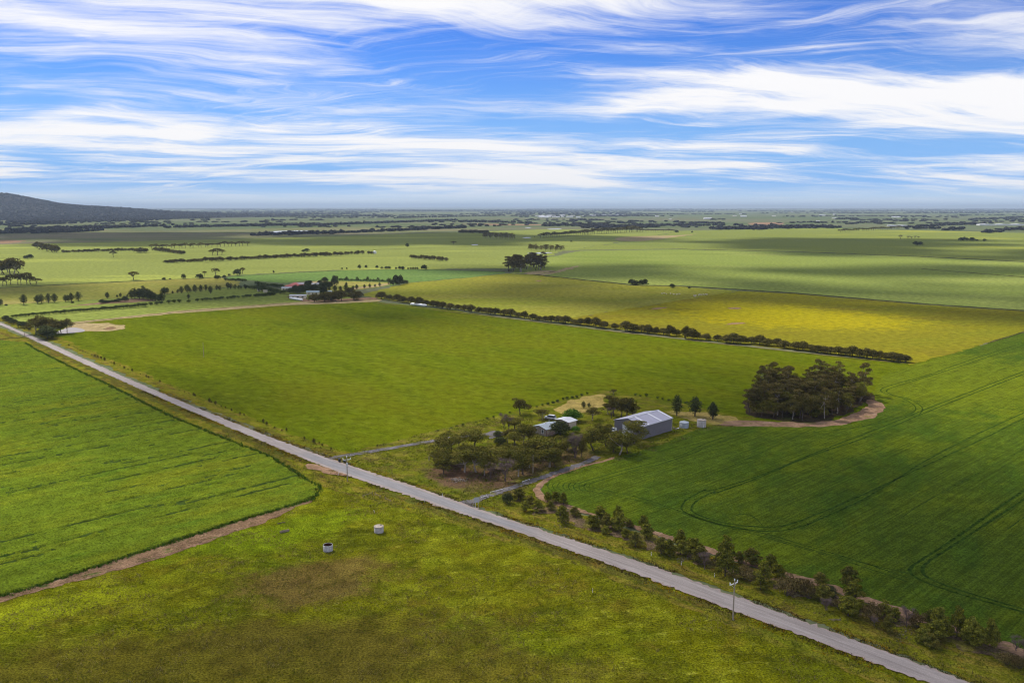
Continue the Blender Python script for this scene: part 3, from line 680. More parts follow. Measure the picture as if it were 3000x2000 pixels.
# outermost ring of the canopy drops to the soil
brd = ins & ~(np.roll(ins, 1, 0) & np.roll(ins, -1, 0) & np.roll(ins, 1, 1) & np.roll(ins, -1, 1))
hgt[brd] = .0
Fq = np.stack([ids[:-1, :-1], ids[:-1, 1:], ids[1:, 1:], ids[1:, :-1]], -1)[cellin]
used, inv = np.unique(Fq.ravel(), return_inverse=True)
lcv = np.stack([XX.ravel(), YY.ravel(), hgt.ravel() + .11], 1)[used]
gface = (gm[:-1, :-1] + gm[1:, :-1] + gm[:-1, 1:] + gm[1:, 1:])[cellin] > 1.6
lcm = fast_mesh('broadleaf_crop', lcv, inv.reshape(-1, 4), [M['leftcrop'], M['cropgap']], gface.astype(int), smooth=True)
struct(link('broadleaf_crop', lcm), 'bushy bright green broadleaf crop beside the road')
print('crop quads', len(Fq))

# ---- dam water
def water_mat():
    m, t = newmat('dam_water')
    co = t.n('ShaderNodeTexCoord').outputs['Object']
    bp = t.n('ShaderNodeBump'); bp.inputs['Strength'].default_value = .15; bp.inputs['Distance'].default_value = .05; t.val(bp.inputs['Height'], t.noise(co, 1.5, 3.))
    principled(t, (0.27, 0.23, 0.20), .4, .25, 0, bp.outputs[0])
    return m


M['water'] = water_mat()
field('dam_water', [CL(740, 740), CL(800, 705), CL(900, 670), CL(1000, 657), CL(1100, 665), CL(1165, 685), CL(1180, 705), CL(1140, 720), CL(1000, 735), CL(850, 745)], M['water'], 0.24, amp=.12, smooth_pts=2, label='pale muddy water of the small farm dam')
M['milky'] = simple('milky_water', (0.42, 0.43, 0.42), .3, .5, var=.05, scale=.02)
for pts in ([(762, 680), (830, 676), (915, 675), (920, 677), (850, 681), (770, 683)], [(1541, 742), (1600, 739), (1630, 741), (1570, 744)], [(1602, 671), (1640, 670), (1648, 672), (1610, 673)], [(1530, 696), (1550, 695), (1556, 697), (1536, 698)], [(1538, 666), (1556, 666), (1556, 668), (1540, 668)], [(1380, 717), (1400, 716), (1400, 718), (1382, 719)]):
    field('water', pts, M['milky'], 0.35, amp=.3, smooth_pts=1)

# ---- wooded hill far to the side
HPX = [-9500, -8200, -7000, -6000, -5200, -4530, -4198, -3926, -3745, -3300, -2900, -2400, -1900, -300]
HPZ = [160, 190, 215, 225, 222, 205, 131, 103, 86, 52, 27, 8, 0, 0]


def hill_z(x, y):
    p = np.interp(x, HPX, HPZ)
    f = np.exp(-((y - 7400) / 1250.0) ** 2)
    return p * f + 14 * (vnoise(x / 300, y / 300, 21) - .5) * np.clip(p / 60, 0, 1) * f


hx, hy = np.meshgrid(np.linspace(-9500, -300, 160), np.linspace(4300, 12000, 120))
hz = hill_z(hx, hy) - 2.0
hid = np.arange(hx.size).reshape(hx.shape)
hf = np.stack([hid[:-1, :-1], hid[:-1, 1:], hid[1:, 1:], hid[1:, :-1]], -1).reshape(-1, 4)
M['hill'] = ground_mat('wooded_hill', (0.050, 0.046, 0.040), [((0.16, 0.15, 0.13), 60, .60, .74, .5, 1.5, 0), ((0.05, 0.055, 0.035), 90, .5, .64, .7, 1.5, 0)], grain=.3, gscale=.05, bump=1, bdist=10, bscale=.04)
struct(link('hill', fast_mesh('hill', np.stack([hx.ravel(), hy.ravel(), hz.ravel()], 1), hf, [M['hill']], smooth=True)), 'dark wooded granite hill rising at the edge of the plain')
# low distant range on the other side of the plain
M['range'] = ground_mat('distant_range', (0.14, 0.16, 0.12), [((0.2, 0.2, 0.15), 900, .5, .66, .7, 2, 0)], grain=.1, bump=0)
rx = np.linspace(-14000, 46000, 160); rz = 210 * (0.35 + .65 * vnoise(rx / 5200, rx * 0, 31)) * np.clip((rx + 14000) / 22000, 0, 1)
rv = []; rf = []
for i, x in enumerate(rx):
    rv += [(x, 52000, 0), (x, 56000, rz[i]), (x, 62000, 0)]
    if i: b0 = 3 * (i - 1); rf += [(b0, b0 + 3, b0 + 4, b0 + 1), (b0 + 1, b0 + 4, b0 + 5, b0 + 2)]
struct(link('distant_hills', mesh('distant_hills', rv, rf, [M['range']], smooth=True)), 'faint pale range along the horizon')

# ------------------------------------------------------------------ trees
def leaf_cloud(lobes, n, size, r, thin=1.0, up=0.0, shell=(0.62, 1.05)):
    """n leaf clumps spread through ellipsoid lobes -> (V, F)"""
    L = np.array([[*c, *q] for c, q in lobes])
    area = (L[:, 3] * L[:, 4] + L[:, 3] * L[:, 5] + L[:, 4] * L[:, 5])
    k = r.choice(len(L), n, p=area / area.sum())
    d = r.normal(size=(n, 3)); d /= np.linalg.norm(d, axis=1, keepdims=True)
    d[:, 2] = np.where((d[:, 2] < -0.35) & (r.random(n) < .6), -d[:, 2], d[:, 2])
    rad = r.uniform(*shell, n)[:, None] + r.normal(0, .06, n)[:, None]
    c = L[k, :3] + d * rad * L[k, 3:]
    nrm = d + r.normal(0, .55, (n, 3)) + np.array([0, 0, up]); nrm /= np.linalg.norm(nrm, axis=1, keepdims=True)
    t = np.cross(nrm, r.normal(size=(n, 3))); t /= np.linalg.norm(t, axis=1, keepdims=True)
    b = np.cross(nrm, t)
    s = size * r.uniform(.55, 1.3, n)[:, None]
    j = lambda: r.uniform(.7, 1.25, n)[:, None]
    q = [c - t * s * j() - b * s * thin * .35 * j(), c + t * s * .25 * j() - b * s * thin * j() * .8, c + t * s * j() + b * s * thin * .3 * j(), c - t * s * .2 * j() + b * s * thin * j() * .8]
    Vv = np.stack(q, 1).reshape(-1, 3)
    return Vv, np.arange(4 * n).reshape(n, 4)


def limb(mb, a, b, r0, r1, r, n=6, seg=3, wob=.12):
    a, b = Vector(a), Vector(b); L = (b - a).length; p = a
    for i in range(seg):
        t = (i + 1) / seg
        q = a.lerp(b, t) + (Vector(r.normal(0, wob * L / seg, 3)) if i < seg - 1 else Vector((0, 0, 0)))
        mb.tube(p, q, r0 + (r1 - r0) * i / seg, r0 + (r1 - r0) * t, n, cap=False)
        p = q


PROTO = {}


def make_tree(kind, v, far=False):
    r = np.random.default_rng(hash_(kind) + v * 17 + (5 if far else 0))
    mb = MB(); lobes = []; leaf, bark = 'gum', 'bark'; n, size, thin, up = 1300, .34, .7, .3; h, w = 8., 7.; shell = (.62, 1.05)
    extra = None
    if kind in ('gum', 'darkgum'):
        h, w = 8., 7.; leaf = 'gum' if kind == 'gum' else 'belt'; bark = 'palebark' if v % 2 else 'bark'
        k = 10 + v % 3
        fork = Vector((r.normal(0, .3), r.normal(0, .3), h * .32))
        limb(mb, (0, 0, -.1), fork, .24, .17, r)
        for i in range(k):
            a_ = i * 2.4 + r.uniform(0, .7); rr = w * .5 * (.22 + .55 * (i % 3) / 2)
            z = h * r.uniform(.42, .86) - rr * .15
            c = Vector((math.cos(a_) * rr, math.sin(a_) * rr, z)); q = r.uniform(1.05, 1.75)
            lobes.append((tuple(c), (q * 1.15, q * 1.15, q * .72)))
            limb(mb, fork, c - Vector((0, 0, q * .25)), .11, .04, r, 5)
        n, size, thin = 2300, .24, .6
    elif kind == 'tallgum':
        h, w = 13., 6.; leaf = 'grovegum'; bark = 'palebark' if v % 3 else 'bark'
        fork = Vector((r.normal(0, .5), r.normal(0, .5), h * .5))
        limb(mb, (0, 0, -.1), fork, .24, .16, r, 6, 4, .06)
        for i in range(8 + v % 2):
            a_ = i * 2.4 + r.uniform(0, .8); z = h * (.34 + .62 * (i / 8.)); rr = w * .5 * r.uniform(.25, .95) * (1.15 - .5 * i / 8)
            c = Vector((math.cos(a_) * rr, math.sin(a_) * rr, min(z, h * .95))); q = r.uniform(.9, 1.6)
            lobes.append((tuple(c), (q * 1.2, q * 1.2, q * .6)))
            limb(mb, fork.lerp(Vector((0, 0, h * .8)), r.uniform(0, .6)), c - Vector((0, 0, q * .3)), .09, .035, r, 5)
        n, size, thin = 2200, .26, .6
    elif kind in ('wattle', 'oliveround'):
        h, w = 5.5, 4.2; leaf = 'wattle' if kind == 'wattle' else 'gum'
        limb(mb, (0, 0, -.1), (r.normal(0, .15), r.normal(0, .15), h * .6), .13, .06, r)
        for i in range(11):
            t = i / 10.; a_ = i * 2.4; rr = w * .5 * (.66 - .45 * t ** 1.5) * r.uniform(.45, 1.15)
            q = (1.0 - .36 * t) * r.uniform(.75, 1.2)
            c = (math.cos(a_) * rr, math.sin(a_) * rr, h * (.22 + .64 * t))
            lobes.append((c, (q * 1.0, q * 1.0, q * .8)))
            limb(mb, (0, 0, h * .15), c, .05, .02, r, 4, 2)
        n, size, thin, up = 2300, .185, .65, .25
    elif kind == 'bush':
        h, w = 3.0, 4.6; leaf = 'brownbush'
        for i in range(9):
            a_ = i * 2.4; rr = w * .42 * math.sqrt((i + .5) / 9); q = r.uniform(.7, 1.05)
            c = (math.cos(a_) * rr, math.sin(a_) * rr, h * r.uniform(.38, .66)); lobes.append((c, (q * 1.1, q * 1.1, q * .8)))
            limb(mb, (r.normal(0, .2), r.normal(0, .2), -.05), c, .05, .02, r, 4, 2)
        n, size, thin = 1300, .2, .5
    elif kind in ('belt', 'round', 'oak'):
        h, w = 6.5, 6.6; leaf = {'belt': 'belt', 'round': 'bright', 'oak': 'cypress'}[kind]
        k = 12
        limb(mb, (0, 0, -.1), (0, 0, h * .5), .22, .12, r)
        for i in range(k):
            a_ = i * 2.4; rr = w * .5 * .62 * math.sqrt((i + .3) / k); z = h * (.68 - .42 * (i / k)) + r.normal(0, .25); q = r.uniform(1.3, 1.8)
            c = (math.cos(a_) * rr, math.sin(a_) * rr, z); lobes.append((c, (q, q, q * .88)))
            limb(mb, (0, 0, h * .2), c, .09, .03, r, 5, 2)
        n, size, thin = 2000, .28, .7
    elif kind in ('cone', 'sapling'):
        h, w = 6.0, 3.0; leaf = 'cypress' if kind == 'cone' else 'belt'
        mb.tube((0, 0, -.1), (0, 0, h * .85), .14, .03, 6)
        for i in range(12):
            t = i / 11.; a_ = i * 2.4; pf = math.sin(math.pi * (.20 + .70 * t ** .85)); rr = w * .5 * .42 * pf * r.uniform(.5, 1.1); q = w * .5 * (.16 + .50 * pf) * r.uniform(.85, 1.15)
            lobes.append(((math.cos(a_) * rr, math.sin(a_) * rr, h * (.20 + .70 * t)), (q, q, q * 1.05)))
        n, size, thin, up = 1000, .2, .6, .2
    elif kind == 'shrub':
        h, w = 2.6, 2.6; leaf = 'darkgreen'
        mb.tube((0, 0, -.1), (0, 0, 1.2), .09, .04, 5)
        for i in range(6):
            a_ = i * 2.4; rr = .5 * (i > 0); lobes.append(((math.cos(a_) * rr, math.sin(a_) * rr, 1.45 + r.normal(0, .2)), (.8, .8, .85)))
        n, size, thin = 600, .17, .7
    elif kind == 'umbrella':
        h, w = 9., 10.; leaf = 'belt'
        fork = Vector((r.normal(0, .4), r.normal(0, .4), h * .38)); limb(mb, (0, 0, -.1), fork, .34, .24, r)
        for i in range(9):
            a_ = i * 2.4; rr = w * .42 * math.sqrt((i + .4) / 9); c = Vector((math.cos(a_) * rr, math.sin(a_) * rr, h * (.84 - .26 * (i / 9.)) + r.normal(0, .2))); q = r.uniform(1.2, 1.7)
            lobes.append((tuple(c), (q * 1.1, q * 1.1, q * .72))); limb(mb, fork, c, .13, .04, r, 5)
        n, size, thin = 1500, .32, .6
    elif kind == 'bare':
        h, w = 6., 4.; leaf = 'greytwig'; bark = 'greytwig'
        limb(mb, (0, 0, -.1), (0, 0, h * .35), .15, .11, r)
        tips = []
        for i in range(9):
            a_ = i * 2.4; rr = w * .45 * r.uniform(.4, 1.); e = Vector((math.cos(a_) * rr, math.sin(a_) * rr, h * r.uniform(.6, .97)))
            limb(mb, (0, 0, h * r.uniform(.2, .36)), e, .07, .02, r, 5, 4, .25); tips.append(e)
            for j in range(4):
                s = Vector((0, 0, h * .35)).lerp(e, r.uniform(.4, .9)); e2 = s + Vector(r.normal(0, .55, 3)) + Vector((0, 0, .35)); limb(mb, s, e2, .025, .01, r, 4, 2)
            lobes.append((tuple(e * .92), (.85, .85, .7)))
        n, size, thin, shell = 900, .30, .10, (.1, 1.05)
    sc = 1.0
    if far:
        n = max(90, n // 9); size *= 2.3; thin = min(1, thin * 1.3)
    Vv, F = leaf_cloud(lobes, n, size, r, thin, up, shell)
    Vv[:, 2] = np.maximum(Vv[:, 2], .05)
    z0 = Vv[:, 2].max(); wx = (np.percentile(Vv[:, 0], 98) - np.percentile(Vv[:, 0], 2) + np.percentile(Vv[:, 1], 98) - np.percentile(Vv[:, 1], 2)) / 2
    lm = M[leaf]; bk = M[bark]
    crown = fast_mesh('crown', Vv, F, [lm])
    trunk = mesh('trunk', mb.v, mb.f, [bk])
    joined = None
    if far:
        nt = len(mb.v)
        joined = mesh('far_tree', mb.v + [tuple(q) for q in Vv], mb.f + [tuple(int(i) + nt for i in f) for f in F], [bk, lm], [0] * len(mb.f) + [1] * len(F))
    return crown, trunk, joined, z0, wx


def hash_(s): return sum((i + 1) * ord(c) for i, c in enumerate(s)) % 9973


def proto(kind, v, far=False):
    k = (kind, v, far)
    if k not in PROTO: PROTO[k] = make_tree(*k)
    return PROTO[k]


ONES = 'zeroth first second third fourth fifth sixth seventh eighth ninth tenth eleventh twelfth thirteenth fourteenth fifteenth sixteenth seventeenth eighteenth nineteenth'.split()
TENS = {2: ('twentieth', 'twenty'), 3: ('thirtieth', 'thirty'), 4: ('fortieth', 'forty'), 5: ('fiftieth', 'fifty'), 6: ('sixtieth', 'sixty'), 7: ('seventieth', 'seventy'), 8: ('eightieth', 'eighty'), 9: ('ninetieth', 'ninety')}


def ordinal(n):
    if n < 20: return ONES[n]
    if n >= 100: return 'hundredth' if n == 100 else 'hundred-and-' + ordinal(n - 100)
    t, o = divmod(n, 10)
    return TENS[t][0] if o == 0 else TENS[t][1] + '-' + ONES[o]


N_TREE = 0


def plant(name, kind, x, y, h, w, label, cat, group, far=None):
    """one tree standing on the ground at (x, y)"""
    global N_TREE
    N_TREE += 1
    d = math.hypot(x, y)
    if far is None: far = d > 900
    v = N_TREE % 5 if not far else N_TREE % 4
    crown, trunk, joined, h0, w0 = proto(kind, v, far)
    if d > 450: h *= 1.0 + .30 * min(1, (d - 450) / 400); w *= 1.12       # thin crown tips do not read at a distance
    s = h / h0; sw = min(max(w / w0, s * .6), s * 1.6)
    rz = random.uniform(0, 6.283)
    if far:
        o = link(name, joined, None, (x, y, 0.0), rz, (sw, sw, s))
    else:
        o = link(name, None, None, (x, y, 0.0), rz, (sw, sw, s))
        link('trunk', trunk, o); link('crown', crown, o)
    tag(o, label, cat, group)
    return o


def stand(entries, name, cat, label, group, kind=None, far=None):
    """entries: (crop, x, base, top, width[, kind]); labels count from the left"""
    E_ = []
    for e in entries:
        c, x, base, top, w = e[:5]
        bx, by = c(x, base); _, ty = c(x, top); wx = c(x + w, base)[0] - bx
        E_.append((bx, by, ty, wx, e[5] if len(e) > 5 else kind))
    E_.sort()
    out = []
    for i, (bx, by, ty, wx, kd) in enumerate(E_):
        X, Y = G(bx, by); h = max(top_z(Y, bx, ty), .6); w = wx * depth_of(Y) / FPX
        out.append(plant(name, kd, X, Y, h, w, label.format(ordinal(i + 1)), cat, group, far))
    return out


def row(c, p0, p1, n, hpx, wpx, jx=.25, jy=.6, kind=None):
    """n evenly spaced entries along a line in crop coordinates"""
    L = []
    for i in range(n):
        t = i / max(1, n - 1)
        x = p0[0] + (p1[0] - p0[0]) * t + random.uniform(-jx, jx) * abs(p1[0] - p0[0]) / n
        y = p0[1] + (p1[1] - p0[1]) * t + random.uniform(-jy, jy)
        hh = hpx * random.uniform(.78, 1.18)
        L.append((c, x, y, y - hh, wpx * random.uniform(.8, 1.25)) + ((kind,) if kind else ()))
    return L


def L5(c, lst): return [(c,) + tuple(e) for e in lst]


# --- gums and shrubs around the farmhouse
house_gums = L5(CH, [(480, 950, 640, 300), (570, 830, 560, 180), (680, 760, 580, 150), (900, 760, 530, 330), (830, 920, 690, 200), (470, 1110, 880, 200), (560, 1050, 800, 200), (760, 1100, 790, 280), (920, 1100, 770, 300), (1130, 880, 710, 170), (1030, 1140, 880, 180), (1230, 960, 760, 210), (1440, 1000, 760, 220), (1500, 1160, 930, 220), (1560, 1130, 800, 280), (1450, 740, 530, 210), (1440, 520, 340, 240), (1570, 720, 450, 200), (1650, 690, 470, 190, 'darkgum'), (1660, 900, 700, 220), (1780, 900, 620, 330), (1930, 1030, 760, 320), (2010, 1040, 850, 200), (2080, 880, 640, 250), (1340, 1000, 830, 170), (640, 1000, 850, 150), (1830, 370, 230, 220, 'darkgum'), (1520, 300, 90, 200, 'darkgum'), (2170, 800, 640, 170)]) \
    + L5(CS, [(650, 940, 630, 290), (820, 890, 580, 190), (640, 520, 350, 160, 'darkgum'), (930, 470, 200, 190, 'darkgum'), (1040, 480, 230, 190, 'darkgum'), (1120, 470, 220, 210, 'darkgum'), (1180, 470, 300, 160, 'darkgum'), (850, 440, 300, 150, 'darkgum'), (1220, 840, 540, 250), (1010, 1000, 690, 270), (1120, 980, 700, 230), (930, 960, 800, 180), (870, 270, 180, 100, 'darkgum'), (930, 160, 95, 110, 'darkgum'), (490, 1040, 800, 110, 'darkgum')])
house_gums = [e[:3] + (e[2] - (e[2] - e[3]) * 1.08, e[4] * 1.2) + e[5:] for e in house_gums] + L5(CH, [(380, 1000, 780, 220), (980, 940, 740, 240), (1160, 1060, 860, 220), (1380, 880, 680, 220), (1650, 1040, 820, 230), (1350, 700, 500, 170, 'darkgum'), (1880, 870, 690, 220)])
stand(house_gums, 'gum_tree', 'tree', 'olive gum tree in the farmhouse yard, {} from the left among the yard gums', 'gum trees around the farmhouse', 'gum')
stand(L5(CH, [(1120, 1180, 960, 150), (1320, 1220, 900, 250), (2290, 900, 560, 190), (1960, 640, 520, 220), (1300, 540, 270, 120), (1370, 540, 330, 110), (700, 1080, 950, 160)]) + L5(CS, [(390, 1040, 680, 180), (900, 500, 330, 100), (1210, 480, 390, 130)]),
      'bare_tree', 'tree', 'leafless purplish grey tree in the farmhouse yard, {} from the left', 'bare trees around the farmhouse', 'bare')
stand(L5(CH, [(2240, 400, 215, 240)]), 'leafy_tree', 'tree', 'bright green leafy round tree just behind the farmhouse', None, 'round')
stand(L5(CH, [(2075, 585, 385, 270)]), 'dome_tree', 'tree', 'dark grey green dome shaped tree hiding the farmhouse corner', None, 'oak')
stand(L5(CH, [(2290, 550, 455, 110), (1250, 720, 600, 230, 'oak'), (1210, 600, 520, 120, 'oak')]), 'garden_shrub', 'shrub', 'rounded green garden shrub beside the farmhouse, {} from the left', 'garden shrubs', 'round')
stand(L5(CS, [(1800, 460, 155, 130), (2050, 470, 190, 160), (2300, 500, 265, 120)]) + L5(C6, [(205, 655, 530, 62)]) + L5(CS, [(515, 355, 255, 62), (590, 350, 275, 60)]), 'pine_tree', 'tree', 'dark upright conical tree by the yard fence near the shed, {} from the left', 'upright conical trees by the yard fence', 'cone')
# --- gum grove on the edge of the crop
GP = [G(*p) for p in [(2192, 1216), (2300, 1231), (2400, 1233), (2478, 1210), (2540, 1172), (2545, 1156), (2450, 1141), (2350, 1138), (2260, 1145), (2200, 1165), (2185, 1195)]]
ax, ay = np.array(GP).T
pts = []
tries = 0
while len(pts) < 112 and tries < 20000:
    tries += 1
    q = (random.uniform(ax.min(), ax.max()), random.uniform(ay.min(), ay.max()))
    if inside(np.array([q[0]]), np.array([q[1]]), GP)[0] and all((q[0] - p[0]) ** 2 + (q[1] - p[1]) ** 2 > 3.0 ** 2 for p in pts): pts.append(q)
pts.sort(key=lambda p: p[0] / p[1])
for i, (x, y) in enumerate(pts):
    kd_ = random.choice(['tallgum', 'tallgum', 'tallgum', 'gum', 'darkgum', 'oliveround'])
    plant('gum_tree', kd_, x, y, {'tallgum': random.choice([random.uniform(11, 15.5), random.uniform(8, 13)]), 'gum': random.uniform(6, 10), 'darkgum': random.uniform(6, 11), 'oliveround': random.uniform(4, 7)}[kd_], random.uniform(4.6, 7.4), 'brown gum tree in the dense grove by the dirt track, %s from the left' % ordinal(i + 1), 'tree', 'gum grove')
# --- roadside wattles
rs = L5(CR1, [(410, 350, 190, 135, 'oak'), (560, 300, 135, 220, 'oliveround'), (650, 460, 310, 160), (720, 350, 230, 130, 'oliveround'), (820, 460, 290, 165), (960, 330, 180, 110), (1070, 330, 175, 145), (1180, 370, 190, 135), (1000, 440, 300, 115, 'oliveround'), (1160, 620, 360, 185), (1330, 520, 385, 150, 'oliveround'), (1580, 690, 500, 185), (1690, 600, 385, 190), (1780, 690, 480, 165, 'oliveround'), (1760, 770, 650, 170), (1930, 590, 370, 130), (1950, 720, 460, 200), (2030, 820, 690, 150), (2080, 680, 560, 125, 'oliveround'), (2170, 940, 730, 185, 'oliveround'), (2280, 690, 500, 145), (2320, 830, 620, 160)]) \
    + L5(CR2, [(150, 310, 90, 150, 'oliveround'), (260, 340, 110, 150), (400, 240, -10, 165), (400, 320, 120, 165), (560, 360, 90, 200), (640, 420, 200, 190, 'oliveround'), (970, 420, 65, 200), (960, 590, 240, 245), (870, 450, 290, 120, 'oliveround'), (1140, 420, 265, 105, 'oliveround'), (1290, 440, 225, 195, 'oliveround'), (1440, 660, 380, 195), (1530, 480, 300, 155), (1610, 600, 420, 165), (1400, 760, 560, 165), (2150, 700, 530, 155, 'oliveround'), (2180, 900, 680, 240, 'oliveround'), (2260, 810, 700, 180, 'oak')]) \
    + L5(CR3, [(110, 430, 300, 150, 'oak'), (340, 320, 60, 180, 'oliveround'), (390, 500, 215, 215), (330, 640, 400, 205), (470, 580, 450, 150), (750, 650, 450, 145), (870, 700, 540, 130), (790, 830, 620, 135, 'oliveround'), (1260, 720, 560, 130), (1350, 800, 530, 190), (1340, 920, 680, 190), (1200, 950, 760, 210), (1440, 900, 640, 150), (1580, 880, 520, 175), (1640, 880, 620, 120), (1730, 960, 650, 195), (1800, 1010, 760, 215), (1960, 960, 655, 150), (2010, 1010, 770, 120), (1270, 1000, 830, 200, 'oliveround')])
stand(rs, 'wattle_tree', 'tree', 'bushy yellow green wattle tree on the road verge, {} from the left in the row', 'wattle trees along the road', 'wattle')
stand(L5(CR2, [(1200, 620, 480, 260), (1740, 830, 570, 260), (1880, 800, 600, 250), (1990, 860, 650, 150)]) + L5(CR3, [(600, 690, 490, 180), (1120, 770, 590, 170), (2150, 1200, 1050, 190), (2300, 1250, 1080, 200), (230, 560, 440, 160)]), 'bush', 'shrub', 'low brownish bush under the roadside wattles, {} from the left', 'low bushes along the road', 'bush')
stand(L5(CR2, [(700, 500, 270, 150), (2230, 1010, 850, 130)]) + L5(CR3, [(630, 760, 640, 85), (1000, 770, 520, 130), (2260, 1050, 880, 150), (2350, 1060, 920, 100), (70, 580, 470, 90)]), 'bare_tree', 'tree', 'leafless dark shrubby tree on the road verge, {} from the left', 'bare trees along the road', 'bare')
# --- the long shelterbelt
belt = L5(C2, [(275, 790, 755, 50), (330, 798, 765, 42), (385, 805, 770, 45), (425, 815, 770, 45), (480, 822, 785, 50), (535, 835, 790, 50), (585, 840, 800, 40), (635, 845, 808, 40), (660, 848, 812, 40), (700, 855, 815, 45), (750, 862, 818, 50), (805, 865, 828, 40), (850, 872, 838, 45), (895, 880, 838, 45), (950, 888, 855, 42), (990, 890, 855, 30), (1030, 897, 850, 50), (1065, 900, 858, 40), (1125, 905, 865, 45), (1165, 912, 862, 55), (1220, 918, 880, 45), (1260, 925, 885, 45), (1320, 935, 888, 55), (1365, 940, 902, 45), (1405, 945, 905, 40), (1450, 950, 908, 45), (1500, 952, 910, 45), (1545, 960, 908, 55), (1610, 965, 925, 40), (1650, 970, 920, 50), (1700, 975, 925, 40), (1755, 985, 922, 55), (1810, 992, 940, 60), (1885, 1000, 955, 55), (1960, 1010, 955, 60), (2010, 1018, 965, 55), (2070, 1020, 970, 50), (2110, 1028, 975, 40), (2140, 1030, 980, 30), (2170, 1035, 983, 35), (2220, 1038, 985, 50), (2265, 1045, 980, 50), (2310, 1045, 990, 45)]) \
    + L5(C6, [(20, 100, 20, 45), (65, 105, 35, 55), (100, 105, 50, 45), (160, 110, 62, 55), (240, 115, 68, 40), (300, 130, 68, 60), (350, 130, 65, 60), (400, 135, 75, 55), (470, 135, 88, 50), (530, 140, 75, 60), (580, 148, 92, 50), (650, 150, 92, 65), (700, 165, 118, 50), (780, 175, 115, 60), (830, 180, 125, 55), (880, 185, 130, 55), (930, 195, 140, 55), (980, 200, 145, 55), (1020, 205, 150, 50), (1075, 210, 155, 60), (1120, 215, 160, 55), (1170, 220, 160, 60), (1220, 228, 165, 60), (1270, 235, 165, 60), (1310, 240, 175, 45), (1355, 242, 178, 50), (1400, 248, 195, 50), (1450, 255, 195, 55), (1500, 260, 197, 55), (1535, 262, 200, 45)])
belt = [e[:3] + (e[2] - (e[2] - e[3]) * random.uniform(.85, 1.22), e[4] * random.uniform(1.05, 1.45)) for e in belt]
stand(belt, 'shelterbelt_tree', 'tree', 'dark rounded tree, {} from the left in the long shelterbelt', 'long shelterbelt', 'belt', far=False)
# --- young plants on the paddock fences
yp = L5(CA, [(600, 195, 160, 32), (690, 225, 200, 28), (745, 255, 235, 28), (795, 280, 252, 30), (840, 298, 262, 32), (885, 315, 285, 30), (925, 325, 300, 28), (995, 365, 330, 34), (1045, 385, 335, 36), (1098, 402, 348, 42), (1155, 420, 370, 40), (1215, 450, 388, 48), (1330, 490, 468, 26), (1382, 515, 462, 40), (1480, 540, 515, 36), (1555, 585, 540, 38), (1620, 610, 580, 34), (1690, 632, 582, 46), (1830, 690, 665, 30), (1935, 735, 690, 34), (1970, 748, 705, 40), (2170, 810, 780, 34)]) \
    + L5(CB, [(110, 115, 70, 40), (440, 252, 228, 34), (535, 290, 262, 34), (610, 315, 288, 36), (692, 350, 290, 50), (715, 355, 310, 40), (965, 455, 382, 60), (1000, 470, 430, 36), (1065, 500, 430, 60), (1165, 540, 508, 36), (1240, 562, 525, 40), (1345, 608, 560, 50), (1490, 672, 620, 66), (1560, 690, 650, 40), (1795, 795, 768, 34), (1890, 815, 740, 55), (1950, 850, 785, 60), (2085, 905, 870, 50), (2210, 955, 915, 44), (2290, 950, 895, 62)]) \
    + L5(CT, [(400, 30, -10, 50), (520, 82, 10, 46), (590, 85, 50, 40), (628, 112, 75, 50), (742, 160, 125, 36), (1330, 120, 88, 40), (1410, 95, 70, 30), (1600, 50, 25, 30), (1050, 160, 140, 40)])
stand(yp, 'young_tree', 'shrub', 'small dark young tree on the roadside paddock fence, {} from the left', 'young trees along the roadside paddock fence', 'sapling')
yp2 = L5(CH, [(390, 528, 505, 36), (570, 492, 470, 36), (650, 465, 443, 34), (735, 455, 418, 40), (910, 410, 390, 32), (1070, 368, 335, 40), (1155, 345, 315, 34), (1380, 280, 255, 34), (1755, 200, 180, 30), (1830, 182, 150, 40), (1900, 165, 135, 42), (1975, 148, 115, 44), (2037, 130, 92, 46), (2115, 98, 62, 30), (2165, 88, 48, 36), (2240, 80, 45, 40), (2300, 65, 36, 40)]) \
    + L5(CS, [(25, 305, 272, 42), (95, 285, 255, 42), (155, 272, 235, 46), (235, 240, 205, 28), (290, 225, 190, 36), (360, 222, 185, 42), (425, 210, 178, 40), (490, 190, 152, 46), (565, 170, 130, 36), (1230, 182, 152, 40), (1300, 195, 168, 36), (1380, 190, 148, 44), (1535, 230, 192, 38), (1605, 240, 208, 38), (1690, 255, 225, 40), (1920, 292, 262, 44)])
stand(yp2, 'fence_shrub', 'shrub', 'small dark shrub on the fence behind the yard, {} from the left', 'shrubs on the fence behind the yard', 'shrub')
# --- dam trees, shrub row and the trees by the road bend
stand(L5(CL, [(510, 745, 545, 230, 'darkgum'), (620, 765, 520, 300, 'darkgum'), (720, 750, 560, 200, 'darkgum'), (650, 812, 640, 250, 'oak'), (840, 745, 585, 150, 'darkgum'), (930, 735, 550, 140, 'darkgum')]), 'dam_tree', 'tree', 'dark spreading tree at the farm dam, {} from the left', 'trees at the farm dam')
stand(L5(CL, [(80, 560, 497, 90), (140, 585, 525, 90), (190, 610, 545, 90), (270, 625, 575, 60), (330, 658, 580, 110), (405, 690, 660, 34)]), 'roadside_shrub', 'shrub', 'dark dense shrub on the road verge before the dam, {} from the left', 'dense shrubs before the dam', 'oak')
hx_ = [180, 230, 290, 345, 400, 460, 508, 570, 615, 675, 735, 780, 838, 890, 950, 1000, 1050, 1105, 1157, 1210, 1265, 1315, 1370, 1410, 1440, 1475, 1520, 1560, 1600, 1650, 1700, 1750, 1808, 1860, 1912, 1960, 2000]
